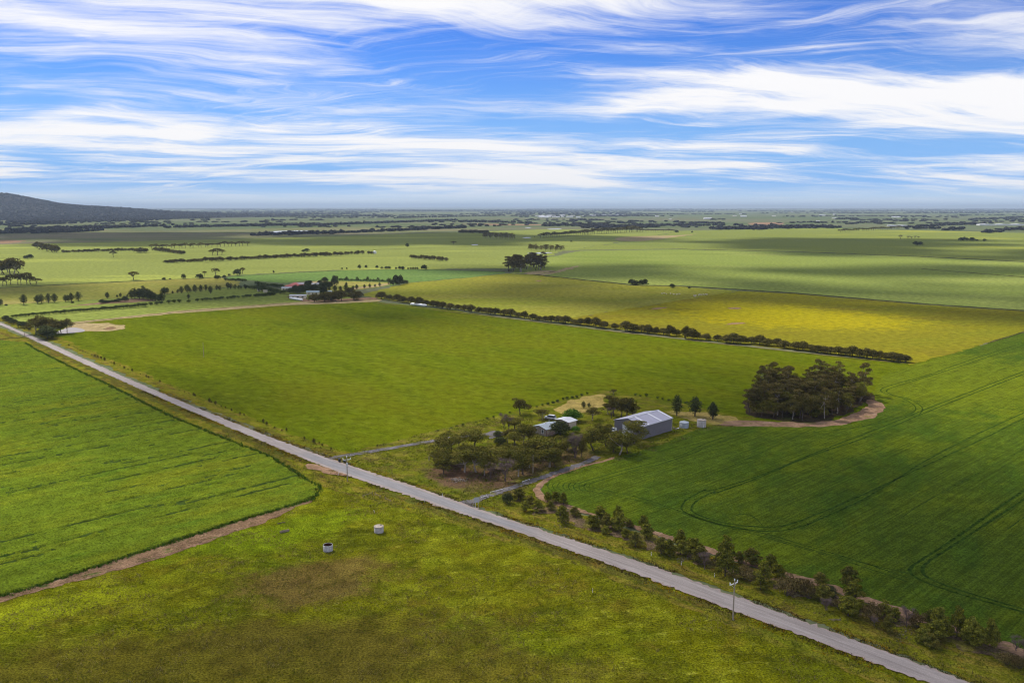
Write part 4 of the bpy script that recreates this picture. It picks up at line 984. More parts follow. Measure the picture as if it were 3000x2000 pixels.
hr = [(CL, x, 523 - (x - 180) * .0835, 523 - (x - 180) * .0835 - random.uniform(36, 52), random.uniform(44, 60)) for x in hx_]
hr += L5(C1, [(1040, 833, 815, 24), (1080, 830, 812, 24), (1110, 828, 810, 24), (1165, 824, 800, 26), (1200, 820, 798, 26), (1235, 816, 795, 26), (1300, 815, 798, 26), (1360, 810, 790, 24)])
hr += row(C1, (1400, 804), (1890, 765), 19, 17, 24)
stand(hr, 'hedge_shrub', 'shrub', 'rounded dark shrub, {} from the left in the long row of planted shrubs', 'planted shrub row', 'shrub')
stand(L5(CL, [(15, 362, 280, 50), (330, 345, 230, 90), (520, 330, 230, 90), (570, 320, 220, 80), (668, 318, 210, 70), (755, 312, 210, 80), (905, 305, 225, 62), (940, 300, 225, 50), (985, 295, 200, 62), (1080, 290, 185, 92), (1480, 255, 185, 62), (1615, 245, 210, 42), (1660, 236, 190, 42), (1755, 240, 205, 42)]), 'paddock_tree', 'tree', 'upright dark tree at the edge of the straw coloured pasture, {} from the left', 'trees along the straw coloured pasture', 'cone')
stand(L5(CL, [(85, 357, 335, 34), (1000, 322, 300, 60), (1410, 325, 275, 75), (1460, 320, 285, 55), (1500, 315, 285, 50), (1545, 312, 280, 50), (1585, 310, 275, 45), (1640, 305, 260, 66), (1725, 300, 235, 76)]), 'paddock_shrub', 'shrub', 'low dark shrub beside the bare earth beyond the dam, {} from the left', 'low shrubs beyond the dam', 'oak')
stand(L5(CL, [(1810, 258, 160, 100), (1860, 262, 140, 95), (1920, 268, 145, 90), (1985, 272, 120, 85), (2040, 282, 150, 100), (2100, 290, 180, 105), (2140, 296, 200, 90), (2230, 312, 195, 140), (2190, 302, 220, 95), (1960, 262, 150, 80), (2075, 275, 165, 90)]), 'cypress_tree', 'tree', 'dense dark cypress in the clump behind the planted shrubs, {} from the left', 'cypress clump', 'cone')
stand(L5(C1, [(1120, 757, 722, 26), (1135, 760, 718, 36), (1152, 755, 720, 30), (1190, 755, 738, 24), (1225, 750, 728, 26), (1250, 752, 712, 30), (1290, 746, 700, 34), (1310, 744, 718, 22), (1345, 746, 702, 30), (1385, 743, 702, 28), (1420, 737, 700, 24), (1450, 752, 710, 42), (1495, 730, 700, 26), (1515, 730, 705, 22), (1570, 724, 684, 26), (1590, 724, 688, 26), (1620, 724, 695, 26), (1645, 722, 700, 22), (1662, 722, 702, 24), (1690, 725, 695, 26), (1300, 790, 762, 42)]), 'avenue_tree', 'tree', 'slim dark tree, {} from the left in the broken row leading to the farmstead', 'broken tree row towards the farmstead', 'cone')
# --- lone and grouped trees in the pastures
stand(L5(C1, [(920, 658, 612, 70, 'umbrella'), (1130, 660, 645, 20, 'oak'), (1172, 656, 648, 14, 'oak'), (1265, 650, 622, 28, 'oak'), (1375, 650, 622, 46, 'oak'), (1410, 632, 605, 24, 'umbrella'), (1485, 635, 588, 46, 'umbrella'), (1498, 655, 630, 40, 'oak'), (1545, 645, 628, 22, 'oak'), (1635, 628, 592, 42, 'oak'), (1672, 618, 582, 32, 'umbrella'), (1580, 630, 618, 16, 'oak'), (780, 503, 466, 42, 'umbrella'), (172, 515, 495, 18, 'oak'), (190, 514, 492, 20, 'oak'), (212, 512, 487, 28, 'oak'), (1465, 487, 456, 46, 'umbrella'), (1500, 488, 450, 56, 'umbrella'), (1530, 486, 456, 44, 'umbrella'), (2090, 466, 452, 26, 'oak'), (2112, 465, 446, 34, 'oak'), (1885, 612, 595, 14, 'cone')]), 'pasture_tree', 'tree', 'lone dark tree standing in the light green pasture, {} from the left', 'scattered trees in the light green pasture')
stand(L5(C1, [(10, 618, 560, 60), (30, 618, 545, 90), (70, 620, 530, 90), (95, 618, 528, 100), (130, 612, 545, 70), (55, 605, 540, 80)]), 'pasture_tree', 'tree', 'tall dense tree in the clump at the left edge, {} from the left', 'tall clump at the left edge', 'darkgum')
stand(L5(C1, [(20, 700, 650, 50), (45, 696, 655, 50), (75, 692, 635, 60), (125, 694, 632, 56), (145, 695, 634, 60), (185, 690, 625, 60), (210, 690, 645, 70), (250, 690, 655, 60)]), 'flat_topped_tree', 'tree', 'flat topped tree beside the pasture fence at the left, {} from the left', 'flat topped trees at the left', 'umbrella')
stand(L5(C1, [(255, 440, 405, 48), (290, 450, 410, 48), (325, 462, 420, 52), (360, 468, 425, 52), (390, 470, 428, 42)]), 'pasture_tree', 'tree', 'dark tree in the slanting clump beyond the pasture, {} from the left', 'slanting clump beyond the pasture', 'belt')
stand(row(C1, (432, 472), (910, 459), 22, 17, 24) + L5(C1, [(945, 470, 445, 40), (970, 472, 442, 44), (1000, 472, 446, 40)]), 'windbreak_tree', 'tree', 'small dark tree, {} from the left in the low far windbreak', 'low far windbreak', 'belt')
stand(row(C1, (1048, 447), (1700, 424), 26, 26, 34), 'windbreak_tree', 'tree', 'dark tree, {} from the left in the upper arm of the forked windbreak', 'upper arm of the forked windbreak', 'umbrella')
stand(row(C1, (1065, 456), (1262, 483), 17, 20, 24), 'windbreak_tree', 'tree', 'dark tree, {} from the left in the lower arm of the forked windbreak', 'lower arm of the forked windbreak', 'belt')
stand(row(C1, (1145, 544), (2352, 490), 50, 22, 32) + row(C2, (4, 488), (145, 481), 7, 20, 26) + L5(C2, [(190, 480, 463, 22), (208, 479, 464, 22)]), 'windbreak_tree', 'tree', 'dark tree, {} from the left in the long windbreak across the light green pasture', 'long windbreak across the pasture', 'belt')
stand(row(C2, (482, 511), (530, 514), 4, 24, 24) + row(C2, (552, 517), (720, 530), 10, 23, 24), 'windbreak_tree', 'tree', 'dark tree, {} from the left in the short windbreak behind the farmstead', 'short windbreak behind the farmstead', 'belt')
stand(L5(C2, [(455, 433, 411, 22, 'oak'), (775, 416, 396, 34, 'umbrella'), (1585, 398, 390, 12, 'oak'), (1332, 366, 358, 8, 'cone'), (2310, 333, 318, 26, 'oak')]) + L5(C3, [(65, 333, 323, 12, 'oak'), (1606, 422, 397, 34, 'oak'), (1636, 421, 400, 32, 'oak'), (1500, 379, 354, 28, 'bare'), (1552, 377, 358, 22, 'bare'), (1575, 377, 360, 20, 'bare'), (1600, 376, 358, 18, 'bare'), (1622, 376, 360, 16, 'bare'), (1915, 389, 369, 26, 'oak'), (1938, 389, 367, 26, 'oak'), (1960, 389, 372, 18, 'oak'), (1995, 391, 371, 32, 'oak'), (2028, 391, 380, 18, 'oak'), (2080, 393, 378, 20, 'oak')]), 'plain_tree', 'tree', 'small far tree standing alone on the open plain, {} from the left', 'scattered trees on the far plain')
stand(L5(C2, [(5, 586, 576, 10), (38, 585, 574, 10), (125, 580, 557, 20), (170, 576, 559, 16), (245, 579, 562, 16), (280, 583, 570, 18), (310, 583, 567, 22), (330, 583, 567, 20), (378, 587, 573, 14), (402, 586, 567, 18), (423, 589, 567, 24), (460, 588, 575, 10), (478, 588, 574, 12), (495, 588, 573, 12), (510, 588, 572, 10), (524, 588, 572, 12), (570, 589, 561, 34)]), 'field_edge_tree', 'shrub', 'small dark tree at the far edge of the emerald crop, {} from the left', 'trees along the emerald crop', 'oak')
stand(L5(C2, [(1995, 690, 660, 30), (2010, 693, 661, 34), (2030, 695, 668, 36), (2065, 697, 665, 36), (2092, 697, 661, 36), (2280, 713, 690, 34)]) + L5(C3, [(45, 718, 708, 22)]), 'fence_tree', 'tree', 'round dark tree on the fence behind the olive pasture, {} from the left', 'trees on the fence behind the olive pasture', 'oak')
mg = []
for i in range(32):
    x = random.uniform(1150, 1405); y = random.uniform(572, 606) - abs(x - 1240) * .06
    mg.append((C2, x, y, y - random.uniform(62, 88), random.uniform(42, 62)))
stand(mg, 'gum_tree', 'tree', 'tall brown gum in the far grove behind the olive pasture, {} from the left', 'far gum grove', 'tallgum', far=False)
stand(row(C2, (1295, 455), (1522, 462), 15, 30, 34) + row(C2, (1300, 447), (1515, 452), 13, 26, 34), 'copse_tree', 'tree', 'brown crowned tree in the oblong copse beyond the far grove, {} from the left', 'oblong copse', 'tallgum')
stand(row(C2, (980, 372), (1185, 382), 13, 32, 34) + row(C2, (985, 362), (1180, 370), 11, 26, 34), 'copse_tree', 'tree', 'brown crowned tree in the far oblong copse on the plain, {} from the left', 'far oblong copse', 'tallgum')
stand(row(C2, (820, 336), (1000, 339), 14, 20, 30), 'copse_tree', 'tree', 'dark tree in the farthest oblong copse, {} from the left', 'farthest oblong copse', 'belt')
stand(row(C2, (1375, 370), (1700, 346), 26, 26, 34) + row(C2, (1700, 346), (2060, 326), 24, 30, 34) + row(C2, (2060, 328), (2290, 328), 14, 16, 26), 'woodland_tree', 'tree', 'dark tree on the front edge of the far woodland, {} from the left', 'front edge of the far woodland', 'umbrella')
stand(row(C3, (1090, 331), (1490, 309), 26, 18, 26), 'windbreak_tree', 'tree', 'dark tree, {} from the left in the far slanting windbreak on the plain', 'far slanting windbreak', 'umbrella')
# --- farmstead planting
stand(L5(CF, [(800, 592, 490, 125), (945, 587, 470, 185), (1000, 562, 460, 135), (1100, 577, 450, 115), (1180, 572, 440, 115), (1290, 482, 400, 155), (1350, 562, 450, 185), (1410, 522, 450, 115), (1040, 570, 480, 90)]), 'farmstead_tree', 'tree', 'dark heavy tree in front of the farmstead, {} from the left', 'heavy trees in front of the farmstead', 'belt', far=False)
stand(L5(CF, [(540, 462, 372, 90), (600, 472, 390, 90), (650, 472, 380, 90), (700, 432, 350, 90), (760, 442, 360, 90), (820, 442, 350, 90), (880, 452, 370, 90), (930, 472, 390, 90), (700, 372, 310, 70), (740, 362, 300, 70), (880, 352, 296, 60), (905, 400, 320, 70), (950, 402, 320, 70), (980, 402, 318, 80), (1015, 402, 320, 80), (950, 312, 255, 80), (1085, 377, 250, 80), (470, 472, 405, 70), (570, 470, 400, 80), (860, 470, 400, 80), (630, 430, 360, 90)]), 'garden_tree', 'tree', 'dark green garden tree around the farmstead houses, {} from the left', 'garden trees at the farmstead', 'oak', far=False)
stand(L5(CF, [(965, 407, 360, 42), (1010, 432, 385, 42), (1090, 442, 370, 52), (1165, 437, 380, 42), (1240, 432, 355, 58), (1340, 417, 370, 36), (1388, 414, 358, 46), (1495, 402, 355, 36), (1568, 392, 345, 36), (1640, 382, 345, 30), (1705, 374, 328, 46), (1245, 362, 320, 38)]), 'cypress_tree', 'tree', 'small dark cone shaped cypress along the farmstead track, {} from the left', 'cone cypresses along the farmstead track', 'cone', far=False)
hd = [(CF, 1110 + k * 20.5, 294 + k * .65, 294 + k * .65 - (random.uniform(24, 38) if k % 7 else random.uniform(50, 66)), random.uniform(20, 30) if k % 7 else 50) for k in range(36)]
stand(hd, 'hedge_tree', 'shrub', 'small dark tree, {} from the left in the straight hedge behind the farmstead', 'straight hedge behind the farmstead', 'cone')
stand(L5(CF, [(1850, 357, 275, 50), (1890, 357, 285, 54), (1930, 355, 240, 72), (1960, 357, 290, 54), (1990, 352, 238, 72), (2040, 342, 290, 64), (2070, 337, 295, 52)]), 'garden_tree', 'tree', 'dark tree in the clump ending the farmstead hedge, {} from the left', 'clump ending the farmstead hedge', 'oak')
lh = row(CF, (5, 350), (370, 395), 16, 40, 46) + row(CF, (130, 430), (300, 465), 9, 45, 44) + row(CF, (5, 515), (250, 492), 13, 34, 42) + L5(CF, [(40, 455, 370, 70), (90, 442, 360, 80), (330, 482, 430, 60), (390, 482, 430, 70)]) + row(C1, (1560, 664), (1690, 670), 9, 16, 24) + row(C1, (1700, 716), (1930, 752), 13, 22, 26)
stand(lh, 'garden_shrub', 'shrub', 'green hedge shrub before the farmstead sheds, {} from the left', 'hedge shrubs before the farmstead sheds', 'shrub')
print('trees', N_TREE)

# ---- far woodland masses: low crowns in long belts, too many and too far to tell apart
def blob_mass(name, centres, mat, label):
    """centres (n,4): x, y, radius, height; faceted leafy domes"""
    n = len(centres)
    k = 7
    ang = np.arange(k) * 2 * math.pi / k
    prof = np.array([(0.62, .18), (1.0, .48), (.72, .82)])
    base = np.concatenate([np.stack([np.cos(ang + i * .4) * p[0], np.sin(ang + i * .4) * p[0], np.full(k, p[1])], 1) for i, p in enumerate(prof)] + [np.array([[0, 0, 1.0]])])
    tri = []
    for j in range(2):
        for i in range(k):
            a0, a1, b0_, b1_ = j * k + i, j * k + (i + 1) % k, (j + 1) * k + i, (j + 1) * k + (i + 1) % k
            tri += [(a0, a1, b1_), (a0, b1_, b0_)]
    tri += [(2 * k + i, 2 * k + (i + 1) % k, 3 * k) for i in range(k)]
    tri = np.array(tri)
    Vv = base[None] * np.stack([centres[:, 2], centres[:, 2], centres[:, 3]], 1)[:, None, :]
    Vv = Vv * (1 + rng.normal(0, .16, Vv.shape))
    Vv[:, :, 0] += centres[:, 0][:, None]; Vv[:, :, 1] += centres[:, 1][:, None]
    if centres.shape[1] > 4: Vv[:, :, 2] += centres[:, 4][:, None]
    F = (tri[None] + (np.arange(n) * len(base))[:, None, None]).reshape(-1, 3)
    o = link(name, fast_mesh(name, Vv.reshape(-1, 3), F, [mat]))
    o['kind'] = 'stuff'; o['label'] = label
    return o


def belt_pts(p0, p1, n, wm, h, spread):
    a, b = np.array(G(*p0)), np.array(G(*p1)); t = rng.random(n)[:, None]
    q = a + (b - a) * t + rng.normal(0, 1, (n, 2)) * np.array([6, spread])
    return np.column_stack([q, rng.uniform(.7, 1.3, n) * wm, rng.uniform(.65, 1.25, n) * h])


known = []
for (p0, p1, n, spread) in [((0, 683), (250, 680), 170, 70), ((80, 672), (350, 668), 190, 80), ((300, 668), (480, 664), 90, 60), ((500, 667), (930, 659), 240, 50), ((930, 661), (1340, 646), 260, 50), ((755, 690), (990, 684), 110, 30), ((1005, 684), (1360, 668), 120, 14), ((1345, 650), (1560, 655), 60, 20),
                            ((1590, 662), (1780, 660), 130, 70), ((1700, 668), (1900, 664), 160, 90), ((1860, 662), (2050, 662), 110, 60), ((2085, 672), (2240, 671), 130, 50), ((2200, 668), (2435, 666), 150, 70), ((2460, 643), (2510, 642), 30, 30), ((2770, 676), (2815, 672), 26, 15), ((2925, 675), (3100, 670), 60, 30), ((2840, 646), (2950, 639), 60, 20), ((2940, 638), (3100, 638), 70, 60), ((2650, 668), (2790, 660), 40, 10), ((2790, 660), (2890, 658), 40, 14), ((2480, 658), (2580, 650), 34, 12),
                            ((500, 622), (760, 632), 160, 90), ((760, 636), (1150, 634), 240, 90), ((1150, 640), (1480, 632), 120, 50), ((0, 660), (200, 656), 160, 120), ((120, 648), (560, 641), 420, 260), ((300, 632), (700, 630), 300, 200), ((0, 652), (420, 648), 300, 200), ((2880, 683), (2930, 680), 16, 8), ((2660, 672), (2760, 671), 20, 8), ((2000, 655), (2110, 656), 40, 20), ((1680, 646), (1760, 646), 26, 20)]:
    d = depth_of(G(*p0)[1])
    known.append(belt_pts(p0, p1, n, 7.0 + d / 1400, 8.5 + d / 2600, spread))
for k in range(200):
    py = 605 + 85 * 2450 / math.exp(rng.uniform(math.log(3200), math.log(30000))) 
    px = rng.uniform(-250, 3250)
    if py > 668 and px > 1500: continue
    L = rng.uniform(60, 420) * (1.5 if py < 630 else .8)
    d = depth_of(G(px, py)[1])
    n = int(min(90, max(6, L / 2450 * d / 26)))
    known.append(belt_pts((px, py), (px + L, py + rng.uniform(-1.4, 1.4)), n, 8 + d / 700, 7 + d / 3500, 6 + d / 160))
kc = np.vstack(known)
hzv = hill_z(kc[:, 0], kc[:, 1]); inh = (kc[:, 0] < -300) & (kc[:, 1] > 4300) & (kc[:, 1] < 12000)
kc = np.column_stack([kc, np.where(inh, np.maximum(hzv - 2, 0), 0)])
blob_mass('far_woodland', kc, M['farleaf'], 'dark belts of far woodland across the plain')
nh = 15000
hxp = rng.uniform(-7500, -1900, nh); hyp = rng.uniform(5300, 8000, nh); hh = hill_z(hxp, hyp)
kk = hh > 4
hc = np.column_stack([hxp[kk], hyp[kk], rng.uniform(7, 11, kk.sum()), rng.uniform(6, 9, kk.sum()), hh[kk] - 3])
blob_mass('hill_forest', hc, M['farleaf'], 'dark scrubby forest covering the granite hill')
print('far crowns', len(kc), len(hc))

# ------------------------------------------------------------------ buildings and other things
def ribbed(name, col, pitch=.25, axis=0, rough=.45, spec=.4, metal=0.0, bump=.6, var=.06):
    m, t = newmat(name)
    co = t.n('ShaderNodeTexCoord').outputs['Object']
    sp = t.n('ShaderNodeSeparateXYZ'); t.val(sp.inputs[0], co)
    s = t.math('SINE', t.math('MULTIPLY', sp.outputs[axis], 2 * math.pi / pitch))
    b = t.n('ShaderNodeBump'); b.inputs['Strength'].default_value = bump; b.inputs['Distance'].default_value = .03; t.val(b.inputs['Height'], s)
    f = t.noise(co, .6, 4.0); sh = t.n('ShaderNodeTexNoise')
    c = t.mul(t.mix(0.0, col, col), t.ramp(f, .25, .75, 1 - var, 1 + var))
    c = t.mul(c, t.ramp(s, -1, 1, .90, 1.05))
    principled(t, c, rough, spec, metal, b.outputs[0])
    return m


M['shedroof'] = ribbed('shed_roof_steel', (0.43, 0.42, 0.49), .4, 1, .5, .35)
M['shedwall'] = ribbed('shed_wall_steel', (0.185, 0.170, 0.195), .4, 0, .5, .3)
M['skylight'] = ribbed('clear_roof_sheet', (0.80, 0.80, 0.80), .4, 1, .35, .4, bump=.3)
M['white'] = simple('white_paint', (0.78, 0.78, 0.77), .5, .4, var=.06, scale=1.5)
M['rollerdoor'] = ribbed('roller_door_white', (0.76, 0.76, 0.76), .18, 2, .5, .35)
M['gutter'] = simple('gutter_steel', (0.62, 0.62, 0.65), .5, .4, var=.05)
M['brick'] = None


def brick_mat():
    m, t = newmat('red_brick')
    co = t.n('ShaderNodeTexCoord').outputs['Object']
    b = t.n('ShaderNodeTexBrick'); t.val(b.inputs['Vector'], t.mapping(co, 0, (1, 1, 1)))
    b.inputs['Color1'].default_value = (.27, .10, .055, 1); b.inputs['Color2'].default_value = (.21, .075, .045, 1); b.inputs['Mortar'].default_value = (.3, .25, .2, 1); b.inputs['Scale'].default_value = 4
    principled(t, t.mul(b.outputs[0], t.ramp(t.noise(co, 2., 3.), .3, .7, .85, 1.15)), .9, .2)
    return m


M['brick'] = brick_mat()
M['houseroof'] = ribbed('grey_house_roof', (0.33, 0.38, 0.42), .3, 1, .5, .35)
M['paleroof'] = ribbed('pale_house_roof', (0.58, 0.60, 0.64), .3, 1, .5, .35)
M['cream'] = simple('cream_render', (0.50, 0.44, 0.35), .85, .2, var=.1)
M['glass'] = simple('window_glass', (0.05, 0.06, 0.075), .1, .6, var=.1)
M['concrete'] = simple('old_concrete', (0.43, 0.40, 0.36), .9, .2, var=.22, scale=1.6, bump=.4, bscale=6)
M['concretelid'] = simple('tank_lid_concrete', (0.40, 0.34, 0.275), .9, .2, var=.22, scale=1.2)
M['whitetank'] = simple('stained_pale_concrete', (0.44, 0.43, 0.41), .85, .2, var=.3, scale=2.2, bump=.3, bscale=5)
M['rust'] = simple('rusty_residue', (0.065, 0.025, 0.018), .95, .1, var=.4, scale=2)
M['galv'] = ribbed('galvanised_tank', (0.34, 0.38, 0.41), .15, 2, .45, .4)
M['galvtop'] = simple('galvanised_lid', (0.46, 0.51, 0.55), .45, .4, var=.15)
M['pole'] = simple('weathered_pole_timber', (0.34, 0.28, 0.22), .9, .2, var=.25, scale=1.5)
M['timber'] = simple('grey_timber', (0.27, 0.22, 0.165), .95, .1, var=.3, scale=2)
M['porcelain'] = simple('white_insulator', (0.85, 0.85, 0.85), .3, .5, var=.03)
M['blackplastic'] = simple('black_plastic', (0.022, 0.023, 0.025), .5, .4, var=.1)
M['rubber'] = simple('tyre_rubber', (0.02, 0.02, 0.02), .85, .2, var=.1)
M['alloy'] = simple('alloy_rim', (0.5, 0.5, 0.52), .35, .5, .6, var=.05)
M['carwhite'] = simple('car_white_paint', (0.80, 0.80, 0.80), .25, .5, var=.02)
M['lamp'] = simple('headlamp_lens', (0.6, 0.6, 0.6), .15, .6, var=.05)
M['signgrey'] = simple('sign_back_metal', (0.42, 0.43, 0.44), .5, .4, var=.08)
M['stone'] = simple('rubble_stone', (0.30, 0.25, 0.20), .95, .1, var=.4, scale=.9)


def root(name, px, py, rz=0.0):
    x, y = G(px, py)
    return link(name, None, None, (x, y, 0.09), rz)


def root_xy(name, x, y, rz=0.0, z=.09): return link(name, None, None, (x, y, z), rz)


def gable(r, L, W, eave, rise, over=.35, roofm='paleroof', wallm='cream', thick=.09, wall_name='wall', split=None):
    """gabled block: local x across (W), y along (L), origin at the near corner x=0,y=0"""
    w = MB()
    vs = [(0, 0, 0), (W, 0, 0), (W, L, 0), (0, L, 0), (0, 0, eave), (W, 0, eave), (W, L, eave), (0, L, eave), (W / 2, 0, eave + rise), (W / 2, L, eave + rise)]
    w.add(vs, [(0, 1, 5, 8, 4), (1, 2, 6, 5), (2, 3, 7, 9, 6), (3, 0, 4, 7)])
    w.build(wall_name, M[wallm], r)
    s = rise / (W / 2)
    for side in (-1, 1):
        q = MB()
        xe, ze = (-over, eave - over * s) if side < 0 else (W + over, eave - over * s)
        xr, zr = W / 2, eave + rise
        up = .05
        pts = [(xe, -over, ze + up), (xe, L + over, ze + up), (xr, L + over, zr + up), (xr, -over, zr + up)]
        q.add(pts + [(a, b, c + thick) for a, b, c in pts], [(0, 1, 2, 3), (7, 6, 5, 4), (0, 4, 5, 1), (1, 5, 6, 2), (2, 6, 7, 3), (3, 7, 4, 0)])
        q.build('roof', M[roofm], r)


HROT = math.atan2(V.y, V.x) - math.pi / 2      # local +y points along V, +x along U
# --- the big farm shed
sx, sy = G(1804, 1270)
sb = np.array(G(1881, 1288)); sa_ = np.array((sx, sy)); sbk = np.array(G(1966, 1262))
SW, SL = float(np.linalg.norm(sb - sa_)), float(np.linalg.norm(sbk - sb))
SW, SL = 13.2, 18.5
shx = math.atan2(sb[1] - sa_[1], sb[0] - sa_[0])
SR = math.atan2(sbk[1] - sb[1], sbk[0] - sb[0]) - math.pi / 2
shx = SR
o_ = sb - np.array([math.cos(SR), math.sin(SR)]) * SW
shed = root_xy('farm_shed', o_[0], o_[1], SR)
tag(shed, 'large grey steel farm shed with white skylight strips in its gabled roof', 'shed')
EAVE = 5.0; RISE = 1.75
gable(shed, SL, SW, EAVE, RISE, .25, 'shedroof', 'shedwall')
for f in (.20, .62, .97):                       # translucent strips over both slopes
    for side in (-1, 1):
        q = MB(); y0 = SL * f - .45; y1 = y0 + .9
        s = RISE / (SW / 2); xe = -.2 if side < 0 else SW + .2; ze = EAVE - .2 * s; zr = EAVE + RISE
        pts = [(xe, y0, ze + .155), (xe, y1, ze + .155), (SW / 2, y1, zr + .155), (SW / 2, y0, zr + .155)]
        q.add(pts + [(a, b, c + .03) for a, b, c in pts], [(0, 1, 2, 3), (7, 6, 5, 4), (0, 4, 5, 1), (1, 5, 6, 2), (2, 6, 7, 3), (3, 7, 4, 0)])
        q.build('skylight', M['skylight'], shed)
q = MB(); q.box(SW / 2 - .2, SW / 2 + .2, -.27, SL + .27, EAVE + RISE + .13, EAVE + RISE + .22); q.build('ridge_cap', M['gutter'], shed)
q = MB(); q.box(SW * .30, SW * .68, -.09, -.01, 0, 4.1); q.build('roller_door', M['rollerdoor'], shed)
q = MB(); q.box(SW * .02, SW * .09, -.10, -.01, 0, 2.2); d = q.build('door', M['white'], shed)
q = MB(); q.tube((SW * .08, -.14, 1.05), (SW * .08, -.14, 1.2), .03, .03, 6); q.build('handle', M['gutter'], d)
for x0 in (-.37, SW + .23):
    q = MB(); q.box(x0, x0 + .14, -.2, SL + .2, EAVE - .14, EAVE + .0); q.build('gutter', M['gutter'], shed)
q = MB(); q.tube((SW + .1, SL - .2, 0), (SW + .1, SL - .2, EAVE - .1), .06, .06, 8); q.build('downpipe', M['white'], shed)

# --- farmhouse: brick block with a grey roof, and its paler wing
hxy = np.array(G(*CH(1885, 606)))
HW, HL = 6.8, 8.0
house = root_xy('farmhouse', hxy[0] - math.cos(HROT) * HW, hxy[1] - math.sin(HROT) * HW, HROT)
tag(house, 'low red brick farmhouse with a grey metal roof among the gums', 'house')
gable(house, HL, HW, 2.7, .85, .5, 'houseroof', 'brick')
for (x0, x1) in ((1.0, 2.0), (4.4, 5.4)):
    q = MB(); q.box(x0, x1, -.07, -.01, .9, 2.2); wn_ = q.build('window', M['glass'], house)
    q = MB(); q.box(x0 - .09, x1 + .09, -.10, -.012, 2.2, 2.29); q.box(x0 - .09, x1 + .09, -.12, -.012, .8, .9); q.box(x0 - .09, x0, -.10, -.012, .9, 2.2); q.box(x1, x1 + .09, -.10, -.012, .9, 2.2); q.build('frame', M['white'], wn_)
q = MB(); q.box(HW + .01, HW + .07, .3, HL - .3, 0, 2.55); q.build('rendered_wall', M['cream'], house)
q = MB(); q.box(HW + .08, HW + .14, 3.4, 4.3, 0, 2.1); q.build('door', M['white'], house)
q = MB(); q.lathe([(.02, .55), (.35, .5), (.38, .3), (.3, .0)], 14, c=(2.6, 4.2, 3.35)); q.build('roof_vent', M['white'], house)
q = MB(); q.tube((2.2, 6.4, 3.1), (2.2, 6.4, 4.3), .09, .09, 8); q.build('flue', M['gutter'], house)
WW = 6.6
wxy = np.array(G(*CH(2190, 505)))
wing = root_xy('house_wing', wxy[0] - math.cos(HROT) * WW, wxy[1] - math.sin(HROT) * WW, HROT)
tag(wing, 'brick outbuilding with a pale flat pitched metal roof behind the farmhouse', 'house')
gable(wing, 4.6, WW, 2.7, .5, .45, 'paleroof', 'brick')
q = MB(); q.box(WW + .01, WW + .07, .2, 4.4, 0, 2.55); q.build('rendered_wall', M['cream'], wing)
for x0 in (1.0, 4.0):
    q = MB(); q.box(x0, x0 + 1.3, -.07, -.01, 1.0, 2.1); wn_ = q.build('window', M['glass'], wing)
    q = MB(); q.box(x0 - .1, x0 + 1.4, -.12, -.012, .9, 1.0); q.box(x0 - .1, x0 + 1.4, -.1, -.012, 2.1, 2.2); q.build('frame', M['white'], wn_)
# fallen bare branches and a small sheet stack by the house are left as bare trees

# --- water tanks
def tank_round(name, px, py, rad, h, wallm, lidm, label, lid='flat', n=28):
    r = root(name, px, py); tag(r, label, 'water tank')
    q = MB(); q.lathe([(rad, -.05), (rad, h), (rad - .12, h), (rad - .12, h - .25)], n); q.build('tank_wall', M[wallm], r, True)
    if lid == 'flat':
        q = MB(); q.lathe([(rad + .06, h), (rad + .06, h + .12), (.01, h + .22)], n); l = q.build('lid', M[lidm], r)
        q = MB(); q.box(rad * .25, rad * .55, rad * .35, rad * .65, h + .16, h + .27); q.build('hatch', M['blackplastic'], l)
    elif lid == 'cone':
        q = MB(); q.lathe([(rad + .05, h), (rad + .05, h + .06), (rad * .15, h + .5), (.01, h + .55)], n); l = q.build('lid', M[lidm], r)
        q = MB(); q.lathe([(.25, h + .5), (.25, h + .68), (.01, h + .7)], 10); q.build('hatch', M[lidm], l)
    else:
        q = MB(); q.lathe([(rad - .125, h - .02), (rad - .125, h * .55), (.01, h * .53)], n); q.build('tank_lining', M['rust'], r)
    for k in range(5):
        a = k * 2 * math.pi / 5 + .3
        q = MB(); q.tube((math.cos(a) * (rad + .005), math.sin(a) * (rad + .005), 0), (math.cos(a) * (rad + .005), math.sin(a) * (rad + .005), h - .02), .03, .03, 5); q.build('panel_joint', M['concretelid'] if wallm != 'galv' else M['galvtop'], r)
    return r


tank_round('water_tank', 1110, 1558, 1.24, 1.5, 'concrete', 'concretelid', 'round concrete water tank with a lid in the front paddock')
tank_round('water_tank', 961, 1612, 1.2, 1.5, 'whitetank', 'rust', 'open topped pale water tank with a rusty dark inside', 'open')
tank_round('water_tank', *CS(1900, 622), 1.75, 2.1, 'galv', 'galvtop', 'corrugated grey steel tank with a conical lid beside the shed', 'cone')
tk = tank_round('water_tank', *CS(2140, 612), 1.75, 2.7, 'concrete', 'concretelid', 'weathered concrete tank at the crop corner near the shed')
q = MB(); q.tube((.3, -1.9, -.1), (.3, -1.9, 1.1), .1, .1, 8); q.build('outlet_pipe', M['white'], tk)

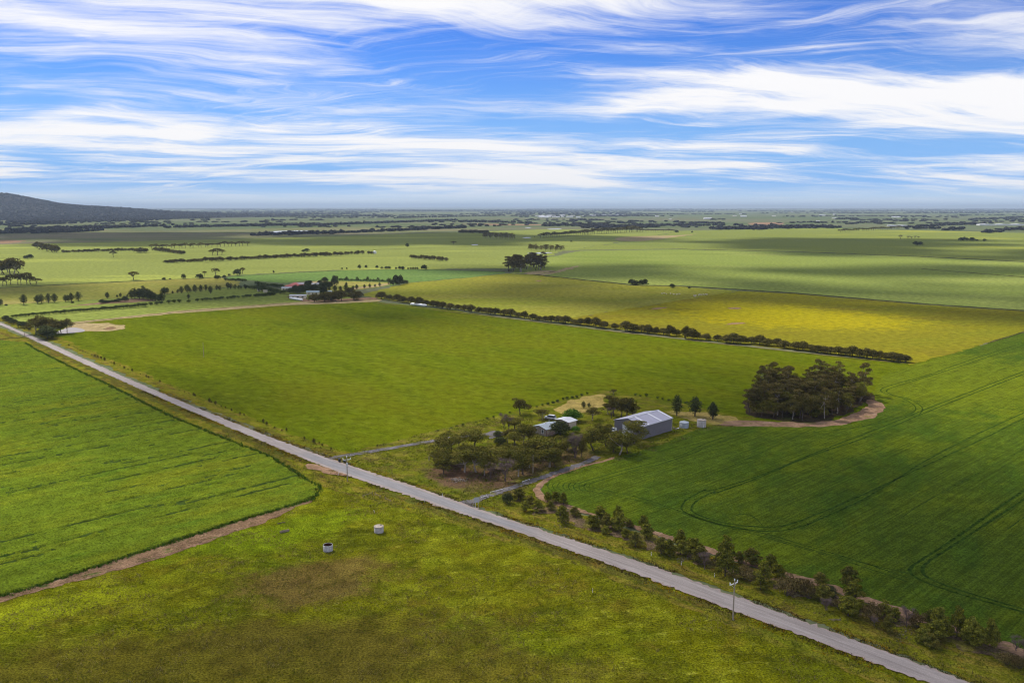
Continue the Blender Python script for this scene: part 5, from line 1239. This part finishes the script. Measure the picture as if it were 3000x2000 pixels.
# --- power poles
def power_pole(px, base, top, label, arm=True, arm_rot=0.0, transformer=False):
    r = root('power_pole', px, base, arm_rot); X, Y = G(px, base); h = top_z(Y, px, top)
    tag(r, label, 'pole', 'power poles')
    q = MB(); q.tube((0, 0, -.2), (0, 0, h), .17, .11, 10); q.build('post', M['pole'], r)
    if arm:
        q = MB(); q.box(-1.25, 1.25, .12, .24, h - .75, h - .60); a = q.build('crossarm', M['white'], r)
        for x in (-1.15, 0.0, 1.15):
            q = MB(); q.lathe([(.03, 0), (.10, .05), (.13, .2), (.10, .35), (.13, .45), (.03, .5)], 10, c=(x, .18 if x else 0, h - .6 if x else h)); q.build('insulator', M['porcelain'], a)
        for s in (-1, 1):
            q = MB(); q.tube((0, .1, h - 1.5), (s * .8, .18, h - .75), .03, .03, 5); q.build('brace', M['gutter'], r)
    if transformer:
        q = MB(); q.lathe([(.02, 0), (.3, 0), (.3, .9), (.02, .95)], 12, c=(0, -.35, h - 2.6)); q.build('transformer', M['gutter'], r)
    return r


power_pole(2147, 1816, 1702, 'timber power pole with a white crossarm beside the road among the verge grass', True, math.atan2(V.y, V.x) - .15)
power_pole(1018, 1409, 1341, 'timber power pole with a crossarm opposite the first driveway', True, .3, True)
power_pole(597, 1046, 1003, 'slender pale power pole standing alone in the large paddock', False)
power_pole(*CH(268, 940), CH(268, 850)[1], 'short pale timber post beside the yard gums', False)
power_pole(*CH(1700, 1115), CH(1700, 855)[1], 'bare pale pole standing among the yard gums', False)
power_pole(72, 984, 973, 'dark short post at the road edge near the dam', False)

# --- white guide posts and small posts
def guide_post(px, base, top, label, lean=0.0):
    r = root('guide_post', px, base); X, Y = G(px, base); h = max(.9, min(1.6, top_z(Y, px, top)))
    tag(r, label, 'post', 'white guide posts'); r.rotation_euler = (0, lean, 0)
    q = MB(); q.box(-.07, .07, -.035, .035, -.1, h); q.build('post', M['white'], r)
    q = MB(); q.box(-.04, .04, -.05, -.036, h - .3, h - .12); q.build('reflector', M['rust'], r)


for px, b_, t_, lb, ln in ((1296, 1457, 1446, 'white guide post on the yard side of the road near the second driveway', 0), (1243, 1470, 1462, 'white guide post on the paddock side of the road', 0), (990, 1393, 1385, 'leaning white guide post opposite the first driveway', .4), (1736, 1735, 1724, 'thin white post standing in the front paddock', 0), (2093, 1690, 1680, 'white marker post under the roadside wattles', 0), (1098, 1503, 1498, 'small white peg in the paddock above the lidded tank', -.3), (1908, 1628, 1620, 'pale stake at the foot of the roadside wattles', 0), (1996, 1655, 1650, 'pale stake on the verge between the road and the wattles', 0)):
    guide_post(px, b_, t_, lb, ln)

# --- road sign seen from behind at the second driveway
X, Y = G(1397, 1487)
sg = root_xy('road_sign', X, Y, math.atan2(U.y, U.x) + R(60)); tag(sg, 'grey back of a road sign on two legs at the second driveway', 'sign')
hs_ = top_z(Y, 1397, 1457)
q = MB(); q.box(-.75, .75, -.03, .0, hs_ - 1.5, hs_); q.build('panel', M['signgrey'], sg)
for x in (-.4, .4):
    q = MB(); q.tube((x, .06, -.1), (x, .06, hs_ - .1), .05, .05, 8); q.build('leg', M['gutter'], sg)

# --- wheelie bins
def bin_(px, py, label, tip=0.0):
    r = root('wheelie_bin', px, py, .5); tag(r, label, 'bin', 'bins'); r.location.z += .25 if tip else 0
    r.rotation_euler = (tip, 0, .5)
    q = MB(); q.add([(-.28, -.28, .08), (.28, -.28, .08), (.28, .28, .08), (-.28, .28, .08), (-.36, -.38, 1.15), (.36, -.38, 1.15), (.36, .38, 1.15), (-.36, .38, 1.15)], [(0, 3, 2, 1), (4, 5, 6, 7), (0, 1, 5, 4), (1, 2, 6, 5), (2, 3, 7, 6), (3, 0, 4, 7)]); q.build('body', M['blackplastic'], r)
    q = MB(); q.box(-.4, .4, -.43, .43, 1.16, 1.24); q.build('lid', M['blackplastic'], r)
    for x in (-.3, .3):
        q = MB(); q.tube((x - .04, .36, .12), (x + .04, .36, .12), .13, .13, 10); q.build('wheel', M['rubber'], r)


bin_(*CT(848, 322), 'upright black bin at the mouth of the first driveway')
bin_(*CT(903, 318), 'tipped over black bin at the mouth of the first driveway', 1.2)

# --- fallen timber, log and old fence in the front paddock
lg = root('log', 834, 1558, math.atan2(V.y, V.x) - .2); tag(lg, 'weathered grey timber trough lying in the front paddock', 'trough')
q = MB(); q.box(-1.2, 1.2, -.28, -.2, 0, .45); q.box(-1.2, 1.2, .2, .28, 0, .45); q.build('side', M['timber'], lg)
q = MB(); q.box(-1.2, 1.2, -.2, .2, .02, .1); q.build('base', M['timber'], lg)
for s in (-1.16, 1.1):
    q = MB(); q.box(s, s + .06, -.2, .2, .1, .43); q.build('end_board', M['timber'], lg)
l2 = root('log', 826, 1533, math.atan2(V.y, V.x) - .2); tag(l2, 'dark fallen log lying near the dirt strip', 'log')
q = MB(); limb(q, (-1.2, 0, .15), (1.0, .1, .12), .16, .10, rng, 8, 4, .05); q.build('trunk', M['bark'], l2)
fx = [CT(1145, 775), CT(1265, 742), CT(1300, 745), CT(1365, 770), CT(1430, 800), CT(1500, 822)]
fr = root('old_fence', *CT(1300, 770)); tag(fr, 'broken down timber fence remains beside the road', 'fence')
o0 = np.array(G(*CT(1300, 770)))
gp = [np.array(G(*p)) - o0 for p in fx]
for i, p in enumerate(gp):
    q = MB(); q.tube((p[0], p[1], -.1), (p[0] + .1, p[1], [1.0, 1.1, .8, .6, .9, .5][i]), .09, .08, 7); q.build('post', M['timber'], fr)
for i in (0, 2, 4):
    a_, b_ = gp[i], gp[i + 1]
    q = MB(); q.tube((a_[0], a_[1], .55), (b_[0], b_[1], [.8, .0, .35, 0, .15][i]), .07, .06, 6); q.build('rail', M['timber'], fr)
# pale rails along the second driveway
for k, (p0, p1, lb) in enumerate(((CR1(40, 290), CR1(125, 262), 'short white rail at the mouth of the second driveway'), (CR1(170, 215), CR1(345, 170), 'white log rail beside the second driveway, lower one'), (CR1(610, 70), CR1(715, 35), 'white log rail beside the second driveway, upper one'))):
    o0 = np.array(G(*p0)); e = np.array(G(*p1)) - o0
    r = root_xy('rail_fence', o0[0], o0[1]); tag(r, lb, 'rail')
    q = MB(); q.tube((0, 0, .45), (e[0], e[1], .45), .07, .07, 7); q.build('rail', M['white'], r)
    for t_ in (0.02, .5, .98):
        q = MB(); q.tube((e[0] * t_, e[1] * t_, -.05), (e[0] * t_, e[1] * t_, .5), .06, .06, 6); q.build('post', M['white'], r)

# --- heap of rubble
def rock(mb, c, s, r):
    k = 6; vs = []
    for j, (rr, z) in enumerate(((.6, -.3), (1, .15), (.55, .65))):
        for i in range(k):
            a = i * 6.283 / k + j * .4; q_ = s * rr * r.uniform(.7, 1.2)
            vs.append((c[0] + math.cos(a) * q_, c[1] + math.sin(a) * q_ * r.uniform(.7, 1.1), c[2] + z * s * r.uniform(.8, 1.2)))
    fs = [(j * k + i, j * k + (i + 1) % k, (j + 1) * k + (i + 1) % k, (j + 1) * k + i) for j in range(2) for i in range(k)] + [tuple(range(2 * k, 3 * k))]
    mb.add(vs, fs)


rb = root('rubble_heap', *CH(630, 1215)); tag(rb, 'heap of pale broken rubble under the yard gums', 'rubble')
for k in range(70):
    a = random.uniform(0, 6.283); d = abs(random.gauss(0, 1.0)); q = MB(); rock(q, (0, 0, 0), random.uniform(.16, .36), rng)
    q.build('stone', M['stone'], rb, loc=(math.cos(a) * d * 1.6, math.sin(a) * d * .9, max(.05, .8 - d * .45) * random.uniform(.3, 1)), rz=a)
# stone edging along the wattle verge
stn = MB()
for c, pl in ((CR1, [(1050, 560, 1450, 700)]), (CR2, [(1780, 800, 1900, 850), (350, 350, 500, 420)]), (CR3, [(880, 730, 1080, 960), (100, 700, 250, 680)])):
    for (x0, y0, x1, y1) in pl:
        for k in range(34):
            p = G(*c(random.uniform(x0, x1), random.uniform(y0, y1))); rock(stn, (p[0], p[1], .1), random.uniform(.10, .26), rng)
o = stn.build('stones', simple('mossy_stone', (0.19, 0.165, 0.075), .95, .1, var=.4, scale=.9)); o['kind'] = 'stuff'; o['label'] = 'loose pale stones scattered on the road verge'

# --- cars
def car(name, x, y, rz, label, big=True):
    r = root_xy(name, x, y, rz, .1); tag(r, label, 'car', 'parked cars')
    L, W, H = (4.7, 1.85, 1.75) if big else (4.3, 1.75, 1.5)
    prof = [(-L / 2, .45), (-L / 2, .95), (-L / 2 + .95, 1.08), (L / 2 - .15, 1.02), (L / 2, .8), (L / 2, .4)]
    q = MB(); n = len(prof); ins_ = [.06, 0, 0, 0, .04, .08]
    for s in (-1, 1): q.v += [(px_, s * (W / 2 - i_), pz) for (px_, pz), i_ in zip(prof, ins_)]
    q.f += [tuple(range(n - 1, -1, -1)), tuple(range(n, 2 * n))] + [(i, (i + 1) % n, n + (i + 1) % n, n + i) for i in range(n)]; q.i += [0] * (n + 2)
    q.build('body', M['carwhite'], r)
    cab = [(-L / 2 + .95, 1.07), (-L / 2 + 1.65, H), (L / 2 - .6, H), (L / 2 - .2, 1.02)]
    q = MB()
    for s in (-1, 1): q.v += [(px_, s * (W / 2 - (.05 if pz < 1.2 else .2)), pz) for px_, pz in cab]
    q.f += [(3, 2, 1, 0), (4, 5, 6, 7), (0, 1, 5, 4), (1, 2, 6, 5), (2, 3, 7, 6)]; q.i += [0] * 5
    q.build('windows', M['glass'], r)
    q = MB(); q.box(-L / 2 + 1.6, L / 2 - .55, -W / 2 + .19, W / 2 - .19, H + .002, H + .07); q.build('roof', M['carwhite'], r)
    for sx_ in (-L / 2 + .85, L / 2 - .85):
        for s in (-1, 1):
            q = MB(); q.tube((sx_, s * (W / 2 - .2), .34), (sx_, s * (W / 2 + .01), .34), .34, .34, 14); wl = q.build('wheel', M['rubber'], r)
            q = MB(); q.tube((sx_, s * (W / 2 + .005), .34), (sx_, s * (W / 2 + .03), .34), .2, .2, 12); q.build('rim', M['alloy'], wl)
    for s in (-1, 1):
        q = MB(); q.box(-L / 2 - .02, -L / 2 + .05, s * W * .36 - .17, s * W * .36 + .17, .74, .9); q.build('headlight', M['lamp'], r)


cx_, cy_ = G(*CH(1940, 368)); car('parked_car', cx_, cy_, HROT + .35, 'white four wheel drive parked behind the farmhouse')
cx_, cy_ = G(*CS(925, 682)); car('parked_car', cx_, cy_, SR + .2, 'white car parked at the side of the large shed', False)
cx_, cy_ = G(*CS(1170, 728)); car('parked_car', cx_, cy_, SR + 1.4, 'white car parked before the roller door of the large shed', False)
dp = root('scrap_heap', *CS(1790, 640)); tag(dp, 'small heap of pale scrap between the shed and the steel tank', 'scrap')
for k in range(14):
    q = MB(); rock(q, (0, 0, 0), random.uniform(.2, .5), rng); q.build('scrap_piece', M['white'] if k % 3 == 0 else M['stone'], dp, loc=(random.gauss(0, 1.2), random.gauss(0, .8), .15), rz=k)

# --- farmstead buildings
def building(name, c, x, base, Wm, Lm, eave, rise, roofm, wallm, label, rz, cat='shed'):
    X, Y = G(*c(x, base)); r = root_xy(name, X, Y, rz, .2); tag(r, label, cat)
    gable(r, Lm, Wm, eave, rise, .35, roofm, wallm)
    q = MB(); q.box(Wm * .35, Wm * .65, -.08, -.01, 0, min(3.0, eave - .5)); q.build('door', M['white'], r)
    for k in range(3):
        q = MB(); q.box(Wm + .01, Wm + .07, Lm * (.15 + .3 * k), Lm * (.27 + .3 * k), eave * .35, eave * .75); q.build('window', M['glass'], r)
    return r


M['whiteroof'] = ribbed('white_roof_steel', (0.60, 0.61, 0.63), .5, 1, .5, .35)
M['tealroof'] = ribbed('teal_roof_steel', (0.36, 0.46, 0.47), .5, 1, .5, .35)
M['creamwall'] = simple('cream_steel_wall', (0.62, 0.56, 0.40), .7, .3, var=.06)
fr_ = R(-62)
building('farmstead_shed', CF, 482, 535, 6, 15, 2.9, .7, 'whiteroof', 'creamwall', 'long cream farmstead shed with a white roof', R(-88))
building('farmstead_shed', CF, 368, 432, 5, 10.5, 3.2, .7, 'whiteroof', 'creamwall', 'cream farmstead shed beside the red arena', R(-88))
building('farmstead_house', CF, 775, 372, 5, 7.5, 2.4, 1.2, 'paleroof', 'creamwall', 'white roofed farmstead house behind dark garden trees', R(-80), 'house')
building('farmstead_house', CF, 968, 462, 4, 6, 1.8, .6, 'tealroof', 'creamwall', 'farmstead house with a teal roof', R(-85), 'house')
building('farmstead_house', CF, 705, 482, 5, 12, 2.4, 1.2, 'tealroof', 'creamwall', 'cream walled farmstead house in the garden', R(-85), 'house')
building('farm_hut', CF, 112, 455, 2.5, 3.4, 2.0, .3, 'creamwall', 'creamwall', 'small cream hut among the farmstead hedges', R(-88))
building('farm_hut', CF, 28, 440, 2.2, 2.6, 2.0, .3, 'whiteroof', 'creamwall', 'smallest pale hut at the end of the farmstead hedges', R(-88))
# silage tubes: long white plastic sausages
def silage(pA, pB, rad, label):
    a_, b_ = np.array(G(*pA)), np.array(G(*pB)); e = b_ - a_; L = float(np.linalg.norm(e))
    r = root_xy('silage_tube', a_[0], a_[1], math.atan2(e[1], e[0]), .25); tag(r, label, 'silage bag')
    q = MB(); n = 10; st = 18
    for i in range(st + 1):
        t = i / st; rr = rad * min(1, .25 + 6 * min(t, 1 - t)) * random.uniform(.94, 1.06)
        for k in range(n): q.v.append((t * L, math.cos(k * 6.2832 / n) * rr * 1.25, rad * .75 + math.sin(k * 6.2832 / n) * rr * .8))
    q.f += [(i * n + k, i * n + (k + 1) % n, (i + 1) * n + (k + 1) % n, (i + 1) * n + k) for i in range(st) for k in range(n)] + [tuple(range(n)), tuple(range(st * n + n - 1, st * n - 1, -1))]
    q.i += [0] * len(q.f); q.build('bag', M['white'], r, True)


silage(C2(476, 833), C2(590, 845), 1.5, 'long white silage tube beside the shelterbelt')
silage(CF(460, 545), CF(645, 575), 1.3, 'pale silage tube in front of the long farmstead shed')

# --- far town roofs, greenhouses and other pale specks
tb = []
for k in range(46):
    px = 1565 + abs(random.gauss(0, 1)) * 60 if k < 30 else random.uniform(1300, 2500); py = random.uniform(632, 639) if k < 30 else random.uniform(616, 650)
    tb.append((px, py))
tb.sort()
hm = {}
for v in range(4):
    w = MB()
    Wd, Ln, ev = ((14, 26, 6), (10, 16, 4), (20, 44, 8), (12, 30, 5))[v]
    w.add([(0, 0, 0), (Ln, 0, 0), (Ln, Wd, 0), (0, Wd, 0), (0, 0, ev), (Ln, 0, ev), (Ln, Wd, ev), (0, Wd, ev), (0, Wd / 2, ev + 2.5), (Ln, Wd / 2, ev + 2.5)], [(0, 1, 5, 4), (1, 2, 6, 9, 5), (2, 3, 7, 6), (3, 0, 4, 8, 7)], 0)
    w.add([(-.4, -.4, ev), (Ln + .4, -.4, ev), (Ln + .4, Wd / 2, ev + 2.7), (-.4, Wd / 2, ev + 2.7), (Ln + .4, Wd + .4, ev), (-.4, Wd + .4, ev)], [(0, 1, 2, 3), (3, 2, 4, 5)], 1)
    hm[v] = mesh('far_building', w.v, w.f, [M['creamwall'] if v % 2 else M['white'], M['whiteroof']], w.i)
for i, (px, py) in enumerate(tb):
    x, y = G(px, py)
    o = link('far_building', hm[i % 4], None, (x, y, 0), random.uniform(-.3, .3), (1.15, 1.15, 1.0))
    tag(o, 'tiny white roofed building in the far town, %s from the left' % ordinal(i + 1), 'building', 'far town buildings')
gh = []
for (x0, x1, py, hh) in ((1720, 1830, 630, 5), (2788, 2870, 622, 6), (2870, 3060, 661, 6), (2600, 2660, 663, 5), (2880, 3080, 608.5, 10), (2610, 2632, 637, 6), (1780, 1830, 629, 6)):
    a_, b_ = np.array(G(x0, py)), np.array(G(x1, py + .4)); L = float(np.linalg.norm(b_ - a_)); r = root_xy('greenhouse', a_[0], a_[1], math.atan2(*(b_ - a_)[::-1]), 0.3)
    gh.append((r, x0))
    q = MB(); nb = max(2, int(L / 60)); D = max(25, L * .12)
    for k in range(nb):
        q2 = MB(); X0, X1 = L * k / nb, L * (k + .97) / nb
        q2.add([(X0, 0, 0), (X1, 0, 0), (X1, D, 0), (X0, D, 0), (X0, 0, hh), (X1, 0, hh), (X1, D, hh), (X0, D, hh), ((X0 + X1) / 2, 0, hh * 1.3), ((X0 + X1) / 2, D, hh * 1.3)], [(0, 1, 5, 8, 4), (1, 2, 6, 5), (2, 3, 7, 9, 6), (3, 0, 4, 7), (4, 8, 9, 7), (8, 5, 6, 9)])
        q2.build('bay', M['white'], r)
gh.sort(key=lambda e: e[1])
for i, (r, _x) in enumerate(gh): tag(r, 'long low white greenhouse roofs on the far plain, %s from the left' % ordinal(i + 1), 'greenhouse', 'far greenhouses')
wt = root('white_tank', *C2(230, 478)); tag(wt, 'small white tank at the end of the long windbreak', 'water tank')
q = MB(); q.lathe([(3.2, 0), (3.2, 4.2), (.1, 5.4)], 16); q.build('tank_wall', M['white'], wt)

# --- sheep beyond the olive pasture
M['wool'] = simple('wool', (0.62, 0.57, 0.48), .95, .1, var=.12)
def sheep_mesh():
    q = MB(); n = 8
    ring = [(-.62, .12, .66), (-.5, .27, .66), (-.15, .33, .64), (.25, .32, .66), (.52, .24, .72), (.66, .13, .86), (.82, .11, .95), (.98, .06, .88)]
    for (x, r_, z) in ring: q.v += [(x, math.cos(k * 6.2832 / n) * r_, z + math.sin(k * 6.2832 / n) * r_) for k in range(n)]
    q.f += [(i * n + k, i * n + (k + 1) % n, (i + 1) * n + (k + 1) % n, (i + 1) * n + k) for i in range(len(ring) - 1) for k in range(n)] + [tuple(range(n)), tuple(range(len(ring) * n - 1, len(ring) * n - n - 1, -1))]
    q.i += [0] * len(q.f)
    for x in (-.42, .38):
        for y in (-.16, .16):
            q.tube((x, y, .55), (x - .04, y, .28), .07, .05, 6); q.tube((x - .04, y, .28), (x, y, 0), .05, .035, 6)
    return mesh('sheep', q.v, q.f, [M['wool']], q.i)
SHM = sheep_mesh()
sp_ = sorted([C3(x, y) for x, y in ((78, 772), (92, 770), (110, 768), (118, 765), (130, 766), (142, 764), (150, 766), (158, 762), (166, 765), (85, 776))] + [C2(x, y) for x, y in ((2210, 758), (2226, 756), (2240, 760), (2268, 757), (2290, 762), (2310, 764), (2330, 760))])
for i, p in enumerate(sp_):
    x, y = G(*p); tag(link('sheep', SHM, None, (x, y, .1), random.uniform(0, 6.28), (1.25, 1.25, 1.25)), 'tiny pale sheep grazing in the far pasture, %s from the left' % ordinal(i + 1), 'sheep', 'grazing sheep')

# ------------------------------------------------------------------ grass and weeds as real blades
def tufts(name, pos, hgt_, mat, label, spread=.22, blades=5):
    n = len(pos); k = n * blades
    base = np.repeat(pos, blades, 0) + np.column_stack([rng.normal(0, spread, (k, 2)), np.zeros(k)])
    a = rng.uniform(0, 6.283, k); hh = np.repeat(hgt_, blades) * rng.uniform(.5, 1.2, k); w = hh * rng.uniform(.16, .32, k)
    side = np.column_stack([np.cos(a), np.sin(a), np.zeros(k)]) * w[:, None]
    lean = np.column_stack([rng.normal(0, .35, (k, 2)) * hh[:, None], hh])
    Vv = np.stack([base - side, base + side, base + lean], 1).reshape(-1, 3)
    o = link(name, fast_mesh(name, Vv, np.arange(3 * k).reshape(k, 3), [mat]))
    o['kind'] = 'stuff'; o['label'] = label
    return o


def scatter_poly(pix, n, thr=None, seed=0, size=6.0):
    P = np.array([G(*p) for p in pix]); lo, hi = P.min(0), P.max(0); out = np.zeros((0, 2))
    for _ in range(60):
        q = rng.uniform(lo, hi, (n * 2, 2)); d = np.hypot(q[:, 0], q[:, 1])
        q = q[(d < 330) & (q[:, 1] > 120)]
        q = q[inside(q[:, 0], q[:, 1], P.tolist())]
        if thr is not None: q = q[vnoise(q[:, 0] / size, q[:, 1] / size, seed) > thr]
        out = np.vstack([out, q])
        if len(out) >= n: break
    return out[:n]


def z_(p, z): return np.column_stack([p, np.full(len(p), z)])


T = {'grass': foliage('grass_blades', (0.150, 0.170, 0.012), (0.110, 0.140, 0.008), (0.23, 0.22, 0.04), .35, .5),
     'dry': foliage('dry_blades', (0.27, 0.22, 0.07), (0.20, 0.16, 0.05), (0.36, 0.29, 0.11), .3, .5),
     'flower': foliage('flower_heads', (0.42, 0.26, 0.008), (0.34, 0.25, 0.01), (0.30, 0.15, 0.01), .3, .5),
     'brown': foliage('brown_weeds', (0.105, 0.066, 0.022), (0.075, 0.062, 0.018), (0.15, 0.09, 0.02), .3, .5),
     'crop': foliage('crop_leaves', (0.080, 0.150, 0.010), (0.055, 0.120, 0.012), None, .35, .5)}
pg = scatter_poly([(-200, 1500), (1100, 1440), (2900, 2080), (-200, 2100)], 14000, .45, 4, 5)
tufts('paddock_grass', z_(pg, .03), rng.uniform(.10, .32, len(pg)), T['grass'], 'grass tussocks of the front paddock', .3)
pd = scatter_poly([(-200, 1500), (1100, 1440), (2900, 2080), (-200, 2100)], 6000, .56, 9, 9)
tufts('dry_tussocks', z_(pd, .03), rng.uniform(.14, .40, len(pd)), T['dry'], 'dry tussocks scattered in the front paddock', .3)
vg = np.vstack([scatter_poly(VL, 7000, .4, 5, 3), scatter_poly(VR, 9000, .4, 6, 3)])
tufts('verge_grass', z_(vg, .06), rng.uniform(.15, .42, len(vg)), T['grass'], 'long grass on the road verges', .25)
vd = np.vstack([scatter_poly(VL, 4000, .52, 7, 4), scatter_poly(VR, 5000, .52, 8, 4)])
tufts('dry_verge_grass', z_(vd, .06), rng.uniform(.15, .40, len(vd)), T['dry'], 'dry grass on the road verges', .25)
# weeds and flowers hug the road edges
t_ = np.gradient(rp, axis=0); t_ /= np.linalg.norm(t_, axis=1, keepdims=True); nn = np.stack([-t_[:, 1], t_[:, 0]], 1)
dd = np.hypot(rp[:, 0], rp[:, 1])
for nm, mt, n_, off, sd_, lab in (('verge_weeds', 'brown', 7000, .9, .7, 'brown weeds along the road edges'), ('verge_flowers', 'flower', 7000, 1.2, 1.0, 'orange and yellow flowers along the road edges')):
    k = rng.choice(np.where(dd < 420)[0], n_); s = rng.choice([-1, 1], n_)
    q = rp[k] + nn[k] * (s * (rw[k] / 2 + np.abs(rng.normal(off, sd_, n_))))[:, None] + t_[k] * rng.uniform(-.5, .5, n_)[:, None]
    q = q[vnoise(q[:, 0] / 7, q[:, 1] / 7, 13 if mt == 'flower' else 14) > (.55 if mt == 'flower' else .3)]
    tufts(nm, z_(q, .08), rng.uniform(.15, .38, len(q)), T[mt], lab, .22)
# leafy rim of the broadleaf crop
LP = densify([G(*p) for p in LC[2:-1]], .25); LP = LP[:-600]
LP = LP + rng.normal(0, .45, LP.shape)
tufts('crop_rim', z_(LP, .1), rng.uniform(.35, .75, len(LP)), T['crop'], 'leafy rim of the broadleaf crop', .3, 6)
yg = scatter_poly(YARD, 9000, .42, 15, 4)
tufts('yard_grass', z_(yg, .1), rng.uniform(.15, .42, len(yg)), T['grass'], 'rough grass in the farmhouse yard', .3)
yd = scatter_poly(YARD, 4500, .52, 16, 6)
tufts('dry_yard_grass', z_(yd, .1), rng.uniform(.15, .42, len(yd)), T['dry'], 'dry grass in the farmhouse yard', .3)

# ------------------------------------------------------------------ unseen broken clouds, added to throw shade on chosen fields
cm_ = bpy.data.materials.new('shade_cloud'); cm_.use_nodes = True
ct = NT(cm_.node_tree)
df = ct.n('ShaderNodeBsdfDiffuse'); df.inputs[0].default_value = (.9, .9, .9, 1); tl = ct.n('ShaderNodeBsdfTranslucent'); tl.inputs[0].default_value = (.9, .9, .9, 1)
m1 = ct.n('ShaderNodeMixShader'); m1.inputs[0].default_value = .5; ct.t.links.new(df.outputs[0], m1.inputs[1]); ct.t.links.new(tl.outputs[0], m1.inputs[2])
co_ = ct.n('ShaderNodeOutputMaterial'); ct.t.links.new(m1.outputs[0], co_.inputs[0])
CLZ = 1500.0
ICO = bmesh.new(); bmesh.ops.create_icosphere(ICO, subdivisions=1, radius=1.0)
IV = np.array([v.co[:] for v in ICO.verts]); IF = np.array([[v.index for v in f.verts] for f in ICO.faces]); ICO.free()


crng = np.random.default_rng(4)


def cloud(gx_, gy_, rx_, ry_, n, puff, label):
    """a flat broken cloud whose shade falls round the ground point (gx_, gy_)"""
    sh = np.array((sd.x, sd.y)) / sd.z * CLZ
    vs = []; fs = []
    for k in range(n):
        a_ = crng.uniform(0, 6.283); d_ = math.sqrt(crng.random())
        c = np.array((math.cos(a_) * d_ * rx_, math.sin(a_) * d_ * ry_, crng.normal(0, 25)))
        r_ = puff * crng.uniform(.55, 1.35)
        v = IV * np.array((r_ * 1.3, r_, r_ * .30)) * (1 + crng.normal(0, .10, (len(IV), 1))) + c
        fs.append(IF + len(vs) * len(IV)); vs.append(v)
    o = link('cloud', fast_mesh('cloud', np.vstack(vs), np.vstack(fs), [cm_], smooth=True), None, (gx_ + sh[0], gy_ + sh[1], CLZ))
    tag(o, label, 'cloud', 'unseen low clouds added to shade the fields')


for (px_, py_, rx_, ry_, n_, pf_, lb) in ((1150, 1960, 200, 45, 6, 32, 'unseen ragged cloud added to shade the front paddock'), (2750, 1720, 110, 50, 6, 31, 'unseen ragged cloud added to shade the near end of the cereal crop'),
        (200, 1300, 120, 120, 4, 32, 'unseen thin cloud added to shade the broadleaf crop'), (2350, 1420, 80, 40, 4, 28, 'unseen low cloud added to shade the middle of the cereal crop'), (2150, 1180, 110, 60, 5, 32, 'unseen low cloud added to shade the gum grove'),
        (2850, 880, 260, 170, 14, 60, 'unseen low cloud added to shade the broad crop beyond the yellow pasture'), (2500, 792, 520, 130, 15, 78, 'unseen long cloud added to shade the broad crop'), (2150, 862, 160, 140, 10, 55, 'unseen small cloud added to shade the olive pasture'),
        (1500, 870, 260, 160, 12, 60, 'unseen low cloud added to shade the olive pasture middle'), (2200, 712, 900, 300, 18, 130, 'unseen broad cloud added to shade the far pasture'), (400, 695, 1500, 420, 46, 170, 'unseen broad cloud added to shade the scrub plain'), (2950, 740, 420, 200, 18, 95, 'unseen low cloud added to shade the fields far beyond the cereal crop'), (500, 850, 260, 120, 10, 60, 'unseen low cloud added to shade the straw coloured pasture')):
    gx_, gy_ = G(px_, py_); cloud(gx_, gy_, rx_, ry_, n_, pf_, lb)

# ------------------------------------------------------------------ air
hzm = bpy.data.materials.new('haze'); hzm.use_nodes = True
ht = NT(hzm.node_tree)
pv = ht.n('ShaderNodeVolumePrincipled'); pv.inputs['Color'].default_value = (0.66, 0.82, 1.0, 1); pv.inputs['Density'].default_value = 4.3e-5; pv.inputs['Anisotropy'].default_value = 0.0
ho = ht.n('ShaderNodeOutputMaterial'); ht.t.links.new(pv.outputs[0], ho.inputs['Volume'])
q = MB(); q.box(-99000, 99000, -99000, 99000, -1.0, 262.0)
hz_o = q.build('haze', hzm); hz_o['kind'] = 'stuff'; hz_o['label'] = 'thin pale haze over the whole plain'
